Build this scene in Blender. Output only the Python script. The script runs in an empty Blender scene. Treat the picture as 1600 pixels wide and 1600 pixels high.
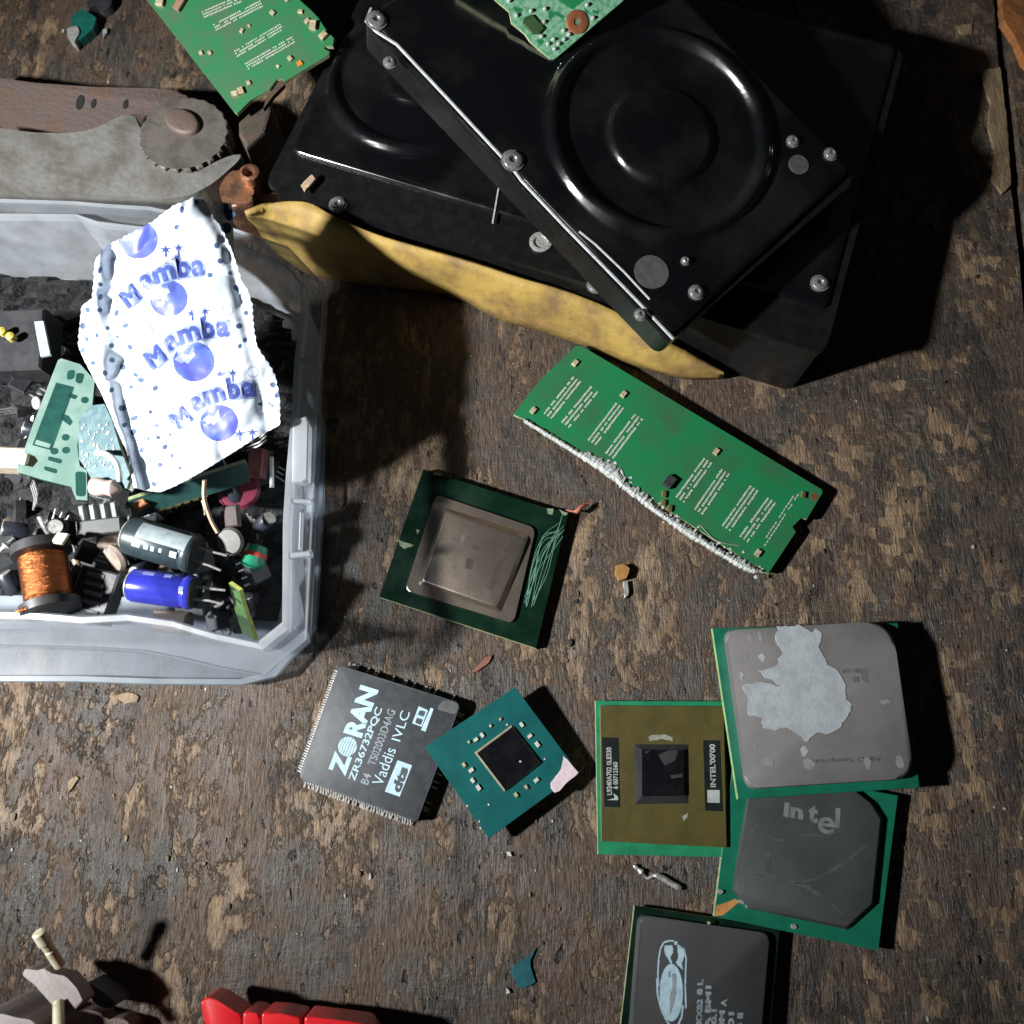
import bpy, bmesh, math, random
import numpy as np
from mathutils import Vector, Matrix, noise
random.seed(7)
sc = bpy.context.scene
C = sc.collection

# ------------------------------------------------------------------ camera
FPX, TILT, DIST = 1300.0, math.radians(17), 0.235
cam = bpy.data.cameras.new('camera'); camo = bpy.data.objects.new('camera', cam); C.objects.link(camo)
camo.location = (0, -DIST*math.sin(TILT), DIST*math.cos(TILT)); camo.rotation_euler = (TILT, 0, 0)
cam.sensor_width = 36; cam.lens = 36*FPX/1600; cam.clip_start = 0.005; cam.clip_end = 20
cam.dof.use_dof = True; cam.dof.focus_distance = .222; cam.dof.aperture_fstop = 18
sc.camera = camo
# ------------------------------------------------------------------ light: one torch beside the box, dim room
w = bpy.data.worlds.new('World'); sc.world = w; w.use_nodes = True
w.node_tree.nodes['Background'].inputs[0].default_value = (0.55, 0.62, 0.75, 1)
w.node_tree.nodes['Background'].inputs[1].default_value = 0.016
LAMP = Vector((-0.300, -0.085, 0.250)); AIM = Vector((-0.030, 0.060, 0.02))
sp = bpy.data.lights.new('torch', 'SPOT'); spo = bpy.data.objects.new('torch', sp); C.objects.link(spo)
sp.energy = 16.5; sp.color = (0.97, 0.985, 0.98); sp.shadow_soft_size = 0.011
sp.spot_size = math.radians(82); sp.spot_blend = 1.0
spo.location = LAMP; spo.rotation_euler = (AIM-LAMP).to_track_quat('-Z', 'Y').to_euler()
sc.view_settings.view_transform = 'Standard'; sc.view_settings.look = 'None'
sc.view_settings.exposure = 0; sc.view_settings.gamma = 1

# ------------------------------------------------------------------ photograph pixel -> point on a plane
CO = Vector(camo.location)
CR = Vector((1, 0, 0)); CF = Vector((0, math.sin(TILT), -math.cos(TILT))); CU = Vector((0, math.cos(TILT), math.sin(TILT)))
def ray(u, v): return CR*(u-800) + CU*(800-v) + CF*FPX
def P(u, v, z=0.0):
    r = ray(u, v); return CO + r*((z-CO.z)/r.z)
def sub(o, s):                      # zoom coordinates -> photo pixels
    return lambda x, y: (o[0]+x/s, o[1]+y/s)

class Frame:
    """a thing's own axes: x along A->B, z out of its top face"""
    def __init__(s, A, B, D, down=0.0):
        ex = (B-A).normalized(); n = ex.cross(D-A).normalized()
        if n.z < 0: n = -n
        ey = n.cross(ex)
        s.n, s.ex, s.ey, s.top = n, ex, ey, down
        s.O = A - n*down                      # origin on the underside, top face at local z = down
        s.M = Matrix((ex, ey, n)).transposed().to_4x4(); s.M.translation = s.O
        s.inv = s.M.inverted()
    def at(s, u, v, h=None):
        h = s.top if h is None else h
        r = ray(u, v); q = s.O + s.n*h
        t = (q-CO).dot(s.n)/r.dot(s.n)
        l = s.inv @ (CO + r*t); return (l.x, l.y)
    def poly(s, pts, h=None): return [s.at(*p, h) for p in pts]
def frame3(a, za, b, zb, d, zd, down): return Frame(P(*a, za), P(*b, zb), P(*d, zd), down)

# ------------------------------------------------------------------ materials
MATS = {}
def M(name, col, rough=.5, metal=0., col2=None, vs=.4, lo=.42, hi=.62, bump=0., bs=2., spec=.5, trans=0., coat=0., aniso=None, rvar=0.):
    if name in MATS: return MATS[name]
    m = bpy.data.materials.new(name); m.use_nodes = True; nt = m.node_tree; N = nt.nodes; L = nt.links
    b = N['Principled BSDF']; b.inputs['Roughness'].default_value = rough; b.inputs['Metallic'].default_value = metal
    b.inputs['Specular IOR Level'].default_value = spec; b.inputs['Transmission Weight'].default_value = trans
    b.inputs['Coat Weight'].default_value = coat; b.inputs['Coat Roughness'].default_value = .15
    tc = N.new('ShaderNodeTexCoord')
    mp = N.new('ShaderNodeMapping'); mp.inputs['Scale'].default_value = [1000*a for a in (aniso or (1, 1, 1))]
    L.new(tc.outputs['Object'], mp.inputs[0])
    if col2 is None: col2 = tuple(c*.72 for c in col)
    n = N.new('ShaderNodeTexNoise'); n.inputs['Scale'].default_value = vs; n.inputs['Detail'].default_value = 7; n.inputs['Roughness'].default_value = .62
    L.new(mp.outputs[0], n.inputs[0])
    r = N.new('ShaderNodeValToRGB'); r.color_ramp.elements[0].position = lo; r.color_ramp.elements[1].position = hi
    r.color_ramp.elements[0].color = (*col, 1); r.color_ramp.elements[1].color = (*col2, 1)
    L.new(n.outputs[0], r.inputs[0]); L.new(r.outputs[0], b.inputs['Base Color'])
    if rvar:
        mr = N.new('ShaderNodeMapRange'); mr.inputs[1].default_value = lo; mr.inputs[2].default_value = hi
        mr.inputs[3].default_value = rough; mr.inputs[4].default_value = rough+rvar
        L.new(n.outputs[0], mr.inputs[0]); L.new(mr.outputs[0], b.inputs['Roughness'])
    if bump:
        n2 = N.new('ShaderNodeTexNoise'); n2.inputs['Scale'].default_value = bs; n2.inputs['Detail'].default_value = 5
        L.new(mp.outputs[0], n2.inputs[0])
        bp = N.new('ShaderNodeBump'); bp.inputs['Strength'].default_value = 1; bp.inputs['Distance'].default_value = bump
        L.new(n2.outputs[0], bp.inputs['Height']); L.new(bp.outputs[0], b.inputs['Normal'])
    MATS[name] = m; return m

def wood_material():
    m = bpy.data.materials.new('old_stained_wood'); m.use_nodes = True; nt = m.node_tree; N = nt.nodes; L = nt.links
    b = N['Principled BSDF']
    tc = N.new('ShaderNodeTexCoord')
    def mapping(sx, sy, rot=0.):
        p = N.new('ShaderNodeMapping'); p.inputs['Scale'].default_value = (sx*1000, sy*1000, 1000); p.inputs['Rotation'].default_value = (0, 0, rot)
        L.new(tc.outputs['Object'], p.inputs[0]); return p.outputs[0]
    def nz(vec, s, d=6, r=.6, dist=0.):
        n = N.new('ShaderNodeTexNoise'); n.inputs['Scale'].default_value = s; n.inputs['Detail'].default_value = d
        n.inputs['Roughness'].default_value = r; n.inputs['Distortion'].default_value = dist; L.new(vec, n.inputs[0]); return n.outputs[0]
    def rng(x, a, bb, c=0., d=1.):
        n = N.new('ShaderNodeMapRange'); n.interpolation_type = 'SMOOTHSTEP'
        for i, v in enumerate((a, bb, c, d)): n.inputs[i+1].default_value = v
        L.new(x, n.inputs[0]); return n.outputs[0]
    def mth(op, x, y):
        n = N.new('ShaderNodeMath'); n.operation = op
        for i, v in enumerate((x, y)):
            if isinstance(v, (int, float)): n.inputs[i].default_value = v
            else: L.new(v, n.inputs[i])
        return n.outputs[0]
    def mix(f, a, c):
        n = N.new('ShaderNodeMix'); n.data_type = 'RGBA'
        if isinstance(f, float): n.inputs[0].default_value = f
        else: L.new(f, n.inputs[0])
        for i, v in ((6, a), (7, c)):
            if isinstance(v, tuple): n.inputs[i].default_value = (*v, 1)
            else: L.new(v, n.inputs[i])
        return n.outputs[2]
    iso = mapping(1, 1); grain = mapping(1, .16, .05); grainb = mapping(1, .42, .05); wv = mapping(1, .8, .06)
    cross = mapping(.14, 1, -.10)
    fine = nz(grain, 1.9, 3, .68); fine2 = nz(grain, .7, 4, .6); xf = nz(cross, 1.3, 3, .6)
    big = nz(iso, .016, 3, .5); mid = nz(iso, .07, 5, .62)
    # grime: bluish grey film over brown wood
    base = mix(rng(fine, .3, .7), (.030, .020, .0145), (.130, .086, .057))
    film = mix(rng(fine2, .3, .7), (.026, .0245, .023), (.086, .076, .065))
    col = mix(rng(mid, .42, .58), base, film)
    col = mix(mth('MULTIPLY', rng(nz(iso, .035, 4, .6), .50, .62), .55), col, mix(rng(fine2, .3, .7), (.075, .042, .027), (.135, .080, .052)))
    # worn-through patches, torn along the grain on the near side, blocky on the far right
    wear_n = mth('ADD', mth('MULTIPLY', nz(grainb, .075, 8, .74, .5), .62), mth('MULTIPLY', nz(grainb, .33, 5, .7, .3), .38))
    vo = N.new('ShaderNodeTexVoronoi'); vo.distance = 'CHEBYCHEV'; vo.inputs['Scale'].default_value = .30; vo.inputs['Randomness'].default_value = .75
    L.new(wv, vo.inputs[0])
    vc = N.new('ShaderNodeSeparateColor'); L.new(vo.outputs['Color'], vc.inputs[0])
    sx = N.new('ShaderNodeSeparateXYZ'); L.new(tc.outputs['Object'], sx.inputs[0])
    right = rng(mth('ADD', sx.outputs[0], mth('MULTIPLY', mth('SUBTRACT', big, .5), .12)), .045, .10)
    blocky = mth('ADD', mth('MULTIPLY', wear_n, .80), mth('MULTIPLY', vc.outputs[0], .19))
    wn = N.new('ShaderNodeMix'); L.new(right, wn.inputs[0]); L.new(wear_n, wn.inputs[2]); L.new(blocky, wn.inputs[3])
    wsrc = mth('ADD', wn.outputs[0], mth('MULTIPLY', mth('SUBTRACT', big, .5), .28))
    wear = rng(wsrc, .505, .550); wear2 = rng(wsrc, .565, .625)
    tan = mix(rng(fine, .3, .7), (.100, .058, .032), (.29, .190, .110))
    tan = mix(rng(nz(iso, .22, 5, .6), .45, .62), tan, (.17, .125, .088))
    col = mix(mth('MULTIPLY', wear, .74), col, tan)
    col = mix(mth('MULTIPLY', wear2, .55), col, (.34, .235, .13))
    # scratches, pits, pale grit
    scr = rng(nz(mapping(1, .03, .04), 1.1, 3, .5), .64, .68)
    col = mix(mth('MULTIPLY', scr, .38), col, (.19, .165, .14))
    xs = mth('MULTIPLY', rng(xf, .60, .66), right)
    col = mix(mth('MULTIPLY', xs, .60), col, (.21, .17, .125))
    pits = rng(nz(grainb, .33, 4, .55, .3), .345, .31)
    col = mix(mth('MULTIPLY', pits, .85), col, (.010, .010, .011))
    v2 = N.new('ShaderNodeTexVoronoi'); v2.inputs['Scale'].default_value = .42; L.new(iso, v2.inputs[0])
    sc2 = N.new('ShaderNodeSeparateColor'); L.new(v2.outputs['Color'], sc2.inputs[0])
    grit = mth('MULTIPLY', rng(v2.outputs['Distance'], .14, .08), rng(sc2.outputs[0], .80, .84))
    col = mix(mth('MULTIPLY', grit, .8), col, (.42, .36, .27))
    blk = rng(mth('SUBTRACT', nz(grainb, .055, 7, .74), mth('MULTIPLY', right, .03)), .475, .39)
    col = mix(mth('MULTIPLY', blk, .70), col, (.017, .016, .016))
    col = mix(.10, col, (.072, .062, .054))
    L.new(col, b.inputs['Base Color'])
    L.new(rng(mid, .4, .6, .62, .42), b.inputs['Roughness']); b.inputs['Specular IOR Level'].default_value = .35
    h = mth('ADD', mth('MULTIPLY', fine, .30), mth('MULTIPLY', fine2, .25))
    h = mth('SUBTRACT', h, mth('MULTIPLY', wear, .55)); h = mth('SUBTRACT', h, mth('MULTIPLY', pits, 1.0))
    h = mth('ADD', h, mth('MULTIPLY', wear_n, 1.1)); h = mth('ADD', h, mth('MULTIPLY', grit, .5))
    h = mth('ADD', h, mth('MULTIPLY', xf, .12))
    bp = N.new('ShaderNodeBump'); bp.inputs['Distance'].default_value = .0015; bp.inputs['Strength'].default_value = .9
    L.new(h, bp.inputs['Height']); L.new(bp.outputs[0], b.inputs['Normal'])
    return m

def plastic_film(name, tint, clear, rough=.25, thick=.5):
    m = bpy.data.materials.new(name); m.use_nodes = True; nt = m.node_tree; N = nt.nodes; L = nt.links
    N.remove(N['Principled BSDF']); out = N['Material Output']
    df = N.new('ShaderNodeBsdfDiffuse'); df.inputs[0].default_value = (*tint, 1)
    tl = N.new('ShaderNodeBsdfTranslucent'); tl.inputs[0].default_value = (*tint, 1)
    tr = N.new('ShaderNodeBsdfTransparent'); tr.inputs[0].default_value = (.93, .96, 1, 1)
    gl = N.new('ShaderNodeBsdfGlossy'); gl.inputs['Roughness'].default_value = rough
    tc = N.new('ShaderNodeTexCoord'); n = N.new('ShaderNodeTexNoise'); n.inputs['Scale'].default_value = 130; n.inputs['Detail'].default_value = 6
    L.new(tc.outputs['Object'], n.inputs[0])
    mr = N.new('ShaderNodeMapRange'); mr.inputs[1].default_value = .3; mr.inputs[2].default_value = .7; mr.inputs[3].default_value = clear-.10; mr.inputs[4].default_value = clear+.10
    L.new(n.outputs[0], mr.inputs[0])
    a = N.new('ShaderNodeMixShader'); a.inputs[0].default_value = thick; L.new(df.outputs[0], a.inputs[1]); L.new(tl.outputs[0], a.inputs[2])
    c = N.new('ShaderNodeMixShader'); L.new(mr.outputs[0], c.inputs[0]); L.new(a.outputs[0], c.inputs[1]); L.new(tr.outputs[0], c.inputs[2])
    d = N.new('ShaderNodeMixShader'); d.inputs[0].default_value = .06; L.new(c.outputs[0], d.inputs[1]); L.new(gl.outputs[0], d.inputs[2])
    L.new(d.outputs[0], out.inputs[0]); return m

# ------------------------------------------------------------------ mesh helpers
def link(name, me, mat, parent=None, smooth=None):
    o = bpy.data.objects.new(name, me); C.objects.link(o)
    mats = mat if isinstance(mat, (list, tuple)) else [mat]
    if not me.materials:
        for x in mats: me.materials.append(x)
    if smooth is not None:
        for p in me.polygons: p.use_smooth = True
        if smooth < 180:
            me.set_sharp_from_angle(angle=math.radians(smooth))
    if parent is not None: o.parent = parent
    return o
def tag(o, label, cat, group=None):
    o['label'] = label; o['category'] = cat
    if group: o['group'] = group
    return o
def thing(name, label, cat, frame, group=None):
    e = bpy.data.objects.new(name, None); C.objects.link(e); e.empty_display_size = .005
    e.matrix_world = frame if isinstance(frame, Matrix) else frame.M
    return tag(e, label, cat, group)
def area2(p): return sum(p[i][0]*p[(i+1) % len(p)][1]-p[(i+1) % len(p)][0]*p[i][1] for i in range(len(p)))
def bm_prism(bm, poly, z0, z1, bev=0., side=0, seg=1, taper=None):
    if area2(poly) < 0: poly = poly[::-1]
    tp = taper or poly
    if taper and area2(taper) < 0: tp = taper[::-1]
    lo = [bm.verts.new((x, y, z0)) for x, y in poly]; hi = [bm.verts.new((x, y, z1)) for x, y in tp]
    k = len(poly); fs = [bm.faces.new(hi), bm.faces.new(lo[::-1])]
    for i in range(k):
        f = bm.faces.new((lo[i], lo[(i+1) % k], hi[(i+1) % k], hi[i])); f.material_index = side; fs.append(f)
    if bev > 0:
        es = set(e for e in fs[0].edges)
        bmesh.ops.bevel(bm, geom=list(es), offset=bev, segments=seg, affect='EDGES', profile=.5, clamp_overlap=True)
def prism(name, poly, z0, z1, mat, parent=None, bev=0., seg=1, smooth=None, taper=None):
    bm = bmesh.new(); bm_prism(bm, poly, z0, z1, bev, 1 if isinstance(mat, (list, tuple)) and len(mat) > 1 else 0, seg, taper)
    me = bpy.data.meshes.new(name); bm.to_mesh(me); bm.free()
    return link(name, me, mat, parent, smooth)
def rect(cx, cy, sx, sy, a=0.):
    c, s = math.cos(a), math.sin(a)
    return [(cx+x*c-y*s, cy+x*s+y*c) for x, y in ((-sx/2, -sy/2), (sx/2, -sy/2), (sx/2, sy/2), (-sx/2, sy/2))]
def roundpoly(poly, r, seg=5):
    out = []; k = len(poly); rs = r if isinstance(r, (list, tuple)) else [r]*k
    for i in range(k):
        p, a, b = Vector(poly[i]), Vector(poly[i-1]), Vector(poly[(i+1) % k])
        d1 = (a-p).normalized(); d2 = (b-p).normalized(); rr = min(rs[i], (a-p).length*.49, (b-p).length*.49)
        s, e = p+d1*rr, p+d2*rr
        for j in range(seg+1):
            t = j/seg; q = s*(1-t)**2+p*2*t*(1-t)+e*t*t; out.append((q.x, q.y))
    return out
def inset(poly, d):
    cx = sum(p[0] for p in poly)/len(poly); cy = sum(p[1] for p in poly)/len(poly); o = []
    for x, y in poly:
        v = Vector((x-cx, y-cy)); l = v.length; v *= max(0, l-d)/l; o.append((cx+v.x, cy+v.y))
    return o
def ellipse(cx, cy, rx, ry=None, n=24, a=0.):
    ry = rx if ry is None else ry
    return [(cx+rx*math.cos(t)*math.cos(a)-ry*math.sin(t)*math.sin(a), cy+rx*math.cos(t)*math.sin(a)+ry*math.sin(t)*math.cos(a)) for t in (2*math.pi*i/n for i in range(n))]
def jag(poly, amt, step, seed=0):
    """subdivide an outline and roughen it"""
    out = []; k = len(poly); rnd = random.Random(seed)
    for i in range(k):
        a, b = Vector(poly[i]), Vector(poly[(i+1) % k]); l = (b-a).length; n = max(1, int(l/step))
        for j in range(n):
            q = a.lerp(b, j/n); out.append((q.x+rnd.uniform(-amt, amt), q.y+rnd.uniform(-amt, amt)))
    return out
def bm_lathe(bm, prof, n=24, mtx=None, caps=True):
    rings = []
    for r, z in prof:
        rings.append([bm.verts.new((mtx or Matrix()) @ Vector((r*math.cos(2*math.pi*i/n), r*math.sin(2*math.pi*i/n), z))) for i in range(n)])
    for a, b in zip(rings, rings[1:]):
        for i in range(n): bm.faces.new((a[i], a[(i+1) % n], b[(i+1) % n], b[i]))
    if caps:
        bm.faces.new(rings[0][::-1]); bm.faces.new(rings[-1])
def lathe(name, prof, mat, parent=None, n=24, mtx=None, smooth=40):
    bm = bmesh.new(); bm_lathe(bm, prof, n, mtx); bmesh.ops.recalc_face_normals(bm, faces=bm.faces)
    me = bpy.data.meshes.new(name); bm.to_mesh(me); bm.free(); return link(name, me, mat, parent, smooth)
def bm_tube(bm, pts, rad, n=8):
    pts = [Vector(p) for p in pts]; rings = []
    rr = rad if isinstance(rad, (list, tuple)) else [rad]*len(pts)
    for i, p in enumerate(pts):
        d = (pts[min(i+1, len(pts)-1)]-pts[max(i-1, 0)]).normalized()
        a = d.cross(Vector((0, 0, 1)));
        if a.length < .05: a = d.cross(Vector((1, 0, 0)))
        a.normalize(); b = d.cross(a)
        rings.append([bm.verts.new(p+(a*math.cos(2*math.pi*k/n)+b*math.sin(2*math.pi*k/n))*rr[i]) for k in range(n)])
    for x, y in zip(rings, rings[1:]):
        for k in range(n): bm.faces.new((x[k], x[(k+1) % n], y[(k+1) % n], y[k]))
    bm.faces.new(rings[0][::-1]); bm.faces.new(rings[-1])
def tube(name, pts, rad, mat, parent=None, n=8, smooth=50):
    bm = bmesh.new(); bm_tube(bm, pts, rad, n); bmesh.ops.recalc_face_normals(bm, faces=bm.faces)
    me = bpy.data.meshes.new(name); bm.to_mesh(me); bm.free(); return link(name, me, mat, parent, smooth)
def curve_pts(ctrl, n=8):
    c = [Vector(p) for p in ctrl]; c = [c[0]*2-c[1]]+c+[c[-1]*2-c[-2]]; out = []
    for i in range(1, len(c)-2):
        for j in range(n):
            t = j/n; p0, p1, p2, p3 = c[i-1:i+3]
            out.append(.5*((2*p1)+(p2-p0)*t+(2*p0-5*p1+4*p2-p3)*t*t+(3*p1-p0-3*p2+p3)*t**3))
    out.append(c[-2]); return out
_tc = {}
def text_mesh(body, off=0., ext=.0):
    k = (body, off)
    if k not in _tc:
        cu = bpy.data.curves.new('t', 'FONT'); cu.body = body; cu.size = 1; cu.offset = off; cu.resolution_u = 4
        o = bpy.data.objects.new('t', cu); C.objects.link(o); bpy.context.view_layer.update()
        me = bpy.data.meshes.new_from_object(o); vs = [tuple(v.co) for v in me.vertices]; fs = [tuple(p.vertices) for p in me.polygons]
        bpy.data.objects.remove(o); bpy.data.curves.remove(cu); bpy.data.meshes.remove(me)
        xs = [v[0] for v in vs]; ys = [v[1] for v in vs]
        _tc[k] = ([((x-min(xs))/(max(xs)-min(xs)), (y-min(ys))/(max(ys)-min(ys))) for x, y, _ in vs], fs)
    return _tc[k]
def text_quad(name, body, fr, bl, br, tl, h, mat, parent, off=.02):
    vs, fs = text_mesh(body, off); a, b, c = (Vector(fr.at(*p, h)) for p in (bl, br, tl))
    me = bpy.data.meshes.new(name)
    me.from_pydata([(*(a+(b-a)*x+(c-a)*y), h+.00004) for x, y in vs], [], fs)
    return link(name, me, mat, parent)
def flat(name, polys, h, mat, parent, th=.00004):
    """print or film lying on a face: one mesh of thin plates"""
    bm = bmesh.new()
    for p in polys: bm_prism(bm, p, h-.00002, h+th)
    me = bpy.data.meshes.new(name); bm.to_mesh(me); bm.free(); return link(name, me, mat, parent)

# ------------------------------------------------------------------ shared materials
m_wood = wood_material()
m_silver = M('tinned_metal', (.72, .72, .70), .30, .6, (.42, .41, .38), 1.5)
m_solder = M('solder_pads', (.66, .66, .60), .42, .25, (.48, .48, .40), 2.)
m_gold = M('gold_plating', (.72, .56, .26), .35, .9)
m_print = M('pale_print', (.42, .58, .66), .7, 0, (.33, .47, .54), .8)
m_printdim = M('dim_print', (.26, .31, .34), .7, 0, (.17, .20, .22), .8)
m_moldc = M('black_mold_compound', (.050, .056, .062), .55, 0, (.034, .038, .043), .35, bump=.00004, bs=6)
m_moldg = M('grey_mold_compound', (.066, .068, .068), .5, 0, (.045, .047, .048), .12, bump=.00004, bs=6, rvar=.15)
m_cap = M('tiny_capacitor', (.52, .44, .28), .45, .2, (.30, .24, .15), 1.)
m_edge = M('board_edge', (.42, .42, .24), .6, 0, (.20, .28, .12), .5)
m_blackplastic = M('black_plastic', (.022, .023, .026), .4, 0, (.04, .04, .042), .2, bump=.00005)
m_dust = M('grey_seal', (.085, .082, .078), .6, 0, (.06, .058, .055), .6)

# ================================================================== the table
top = bpy.data.objects.new('table', None); C.objects.link(top); top['kind'] = 'structure'
def gap(y): a = P(1556, 0); b = P(1612, 560); return a.x+(b.x-a.x)*(a.y-y)/(a.y-b.y)
def plank(poly, z1, bev=.0008):
    o = prism('plank', poly, -.02, z1, m_wood, top, bev=bev, seg=2); return o
ys = [.42-.02*i for i in range(36)]
rnd = random.Random(3)
edge = [(gap(y)-.0012+rnd.uniform(-.0005, .0005), y) for y in ys]
plank([(-.42, .42)]+edge+[(-.42, -.28)], 0)
edge2 = [(gap(y)+.0016+rnd.uniform(-.0005, .0005), y) for y in ys]
plank(edge2+[(.42, -.28), (.42, .42)], .0015)

# ================================================================== hard drives
m_lid = M('black_lacquered_lid', (.003, .0033, .004), .13, 0, (.014, .012, .0105), .035, .46, .70, spec=1., rvar=.20, bump=.000012, bs=.5, coat=.8)
m_case = M('dark_cast_case', (.005, .0055, .0055), .34, 0, (.009, .009, .009), .3, bump=.00004, bs=3)
m_paleline = M('pale_lid_line', (.62, .64, .66), .25, .35, (.45, .45, .46), .7)  # pale line colour; on the upper lid it paints the edge highlight
def ramp(r, h0, drop, deg):
    """a pressed slope starting at radius r: eased in, straight at the given angle, eased out"""
    sg = 1 if drop > 0 else -1; d = abs(drop); e0, e1 = .00015, .00020; w = (d-e0-e1)/math.tan(math.radians(deg))
    return [(r, h0), (r+.0004, h0-sg*e0), (r+.0004+w, h0-sg*(d-e1)), (r+.0009+w, h0-drop)]
def emboss_lid(name, L, W, z0, rings, parent, res=.0008, r=.003):
    """a pressed lid: sheet with round pressings; rings = (cx, cy, [(radius, height), ...])"""
    nx, ny = int(L/res), int(W/res); vs = []; fs = []
    def hh(x, y):
        h = 0
        for cx, cy, prof in rings:
            d = math.hypot(x-cx, y-cy)
            if d >= prof[-1][0]: continue
            for (r0, h0), (r1, h1) in zip(prof, prof[1:]):
                if r0 <= d < r1:
                    h += h0+(h1-h0)*(d-r0)/(r1-r0); break
        return h
    for j in range(ny+1):
        for i in range(nx+1):
            x, y = L*i/nx, W*j/ny
            e = min(x, y, L-x, W-y); d = 0 if e > .0012 else -.0007*(1-e/.0012)**2
            # rounded corner
            cx = min(max(x, r), L-r); cy = min(max(y, r), W-r); q = math.hypot(x-cx, y-cy)
            if q > r: x = cx+(x-cx)*r/q; y = cy+(y-cy)*r/q
            vs.append((x, y, z0+hh(x, y)+d))
    for j in range(ny):
        for i in range(nx):
            a = j*(nx+1)+i; fs.append((a, a+1, a+nx+2, a+nx+1))
    me = bpy.data.meshes.new(name); me.from_pydata(vs, [], fs)
    o = link(name, me, m_lid, parent, 180); s = o.modifiers.new('thickness', 'SOLIDIFY'); s.thickness = .0006; s.offset = -1
    return o
def screw(parent, x, y, z, r=.0017):
    o = lathe('screw', [(r*1.25, 0), (r*1.25, .0002), (r, .0003), (r*.95, .0007), (r*.6, .0010), (r*.45, .0010), (r*.4, .0004), (.00005, .0003)], M('screw_steel', (.55, .55, .56), .28, .75, (.35, .35, .35), 1.), parent, 14)
    o.location = (x, y, z); return o

# lower drive, flat on the table
f2 = Frame(P(413, 284, .026), P(1290, 547, .026), P(470, 60, .026), .026)
L2 = (P(1290, 547, .026)-P(413, 284, .026)).length; W2 = .108
h2 = thing('hard_drive', 'larger black hard drive lying flat on the table under the tilted one', 'hard drive', f2, 'hard drives')
c2 = roundpoly([(0, 0), (L2, 0), (L2, W2), (0, W2)], .004)
prism('case', c2, 0, .0228, m_case, h2, .0012, 2)
prism('case_rim', roundpoly([(-.0005, -.0005), (L2+.0005, -.0005), (L2+.0005, W2+.0005), (-.0005, W2+.0005)], .004), .0229, .0245, m_case, h2, .0006, 2)
rc = f2.at(652, 122); hub = (rc[0], rc[1])
lid2 = emboss_lid('lid', L2-.004, W2-.013, .0256, [(rc[0]-.002, rc[1]-.0125, [(0, .0018)]+ramp(.0085, .0018, .0016, 42)+ramp(.0225, .0002, -.0018, 50)+ramp(.0255, .0020, .0020, 42))], h2)
lid2.location = (.002, .0125, 0)
for p in ((528, 320), (931, 446), (1278, 447)):
    x, y = f2.at(*p, .0245); screw(h2, x, y, .0245 if y < .0125 else .0258, .0021)
x, y = f2.at(845, 375, .0257)
lathe('screw_recess', [(.0032, 0), (.0032, .0004), (.0027, .0006), (.0021, .0005), (.0018, -.0002), (.0002, -.0003)], m_silver, h2, 20).location = (x, y, .0258 if y > .0125 else .0246)
x, y = f2.at(1240, 376, .0257); prism('seal_sticker', ellipse(x, y, .0034), .0257, .0259, m_dust, h2)
x0, y0 = f2.at(781, 285, .0258); x1, y1 = f2.at(770, 348, .0258)
tube('lid_crease', [(x0, y0, .0258), (x1, y1, .0256)], .0003, m_paleline, h2, 6)

# upper drive, tilted, its far end propped up
A1, B1, C1 = (575, 25), (1049, 523), (1310, 245)
zA, zB, zC = .060, .0385, .038
f1 = frame3(B1, zB, A1, zA, C1, zC, .0105)
L1 = (P(*A1, zA)-P(*B1, zB)).length; W1 = abs(f1.at(*C1)[1])
sgn = 1 if f1.at(*C1)[1] > 0 else -1
h1 = thing('hard_drive', 'smaller glossy black hard drive tilted on top of the other, ringed lid', 'hard drive', f1, 'hard drives')
def y1s(y): return y if sgn > 0 else y-W1
prism('case', roundpoly([(-.003, y1s(-.0012)), (L1+.001, y1s(-.0012)), (L1+.001, y1s(W1+.0012)), (-.001, y1s(W1+.0012))], .003), 0, .0088, m_case, h1, .0008, 2)
rc = f1.at(1031, 207); hb = f1.at(1031, 214)
yo = 0 if sgn > 0 else -W1
R1 = abs(f1.at(1031+150, 207-125)[0]-rc[0])
R1 = math.dist(f1.at(870, 255), rc)
lid1 = emboss_lid('lid', L1, W1, .0105, [(rc[0], rc[1]-yo, [(0, 0)]+ramp(R1*.975-.0030, 0, -.0020, 54)+ramp(R1*.975, .0020, .0020, 47)),
                                          (hb[0], hb[1]-yo, [(0, .0016)]+ramp(R1*.43, .0016, .0016, 48))], h1, res=.00042)
lid1.location = (0, yo, 0)
# highlight along the lid edge, painted as pale tubes
ye = y1s(-.0003) if sgn > 0 else .0003
pts = [f1.at(*p, .0100)+(.0101,) for p in ((1052, 530), (1000, 475), (880, 352), (815, 283), (804, 268), (790, 252), (700, 155), (620, 70), (588, 50), (572, 34), (580, 14))]
tube('lid_edge_highlight', pts, .00042, m_paleline, h1, 6)
pts = [f1.at(*p, .0104)+(.0105,) for p in ((1015, 468), (975, 425), (930, 382), (905, 362))]
tube('lid_edge_highlight', pts, .0003, m_paleline, h1, 6)
for p, r in (((588, 32), .0022), ((801, 251), .0024), ((1239, 221), .0015), ((1298, 241), .0016), ((1088, 457), .0017), ((1071, 408), .0010), ((1001, 492), .0014), ((609, 98), .0014)):
    x, y = f1.at(*p, .0108); screw(h1, x, y, .0107, r)
for p, r in (((1018, 425), .0045), ((1248, 257), .0028)):
    x, y = f1.at(*p, .0106); prism('seal_sticker', ellipse(x, y, r), .0105, .0107, m_dust, h1)
# support block under its far end: the end of a third dark part
pc = P(700, 60, .0); 

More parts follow.
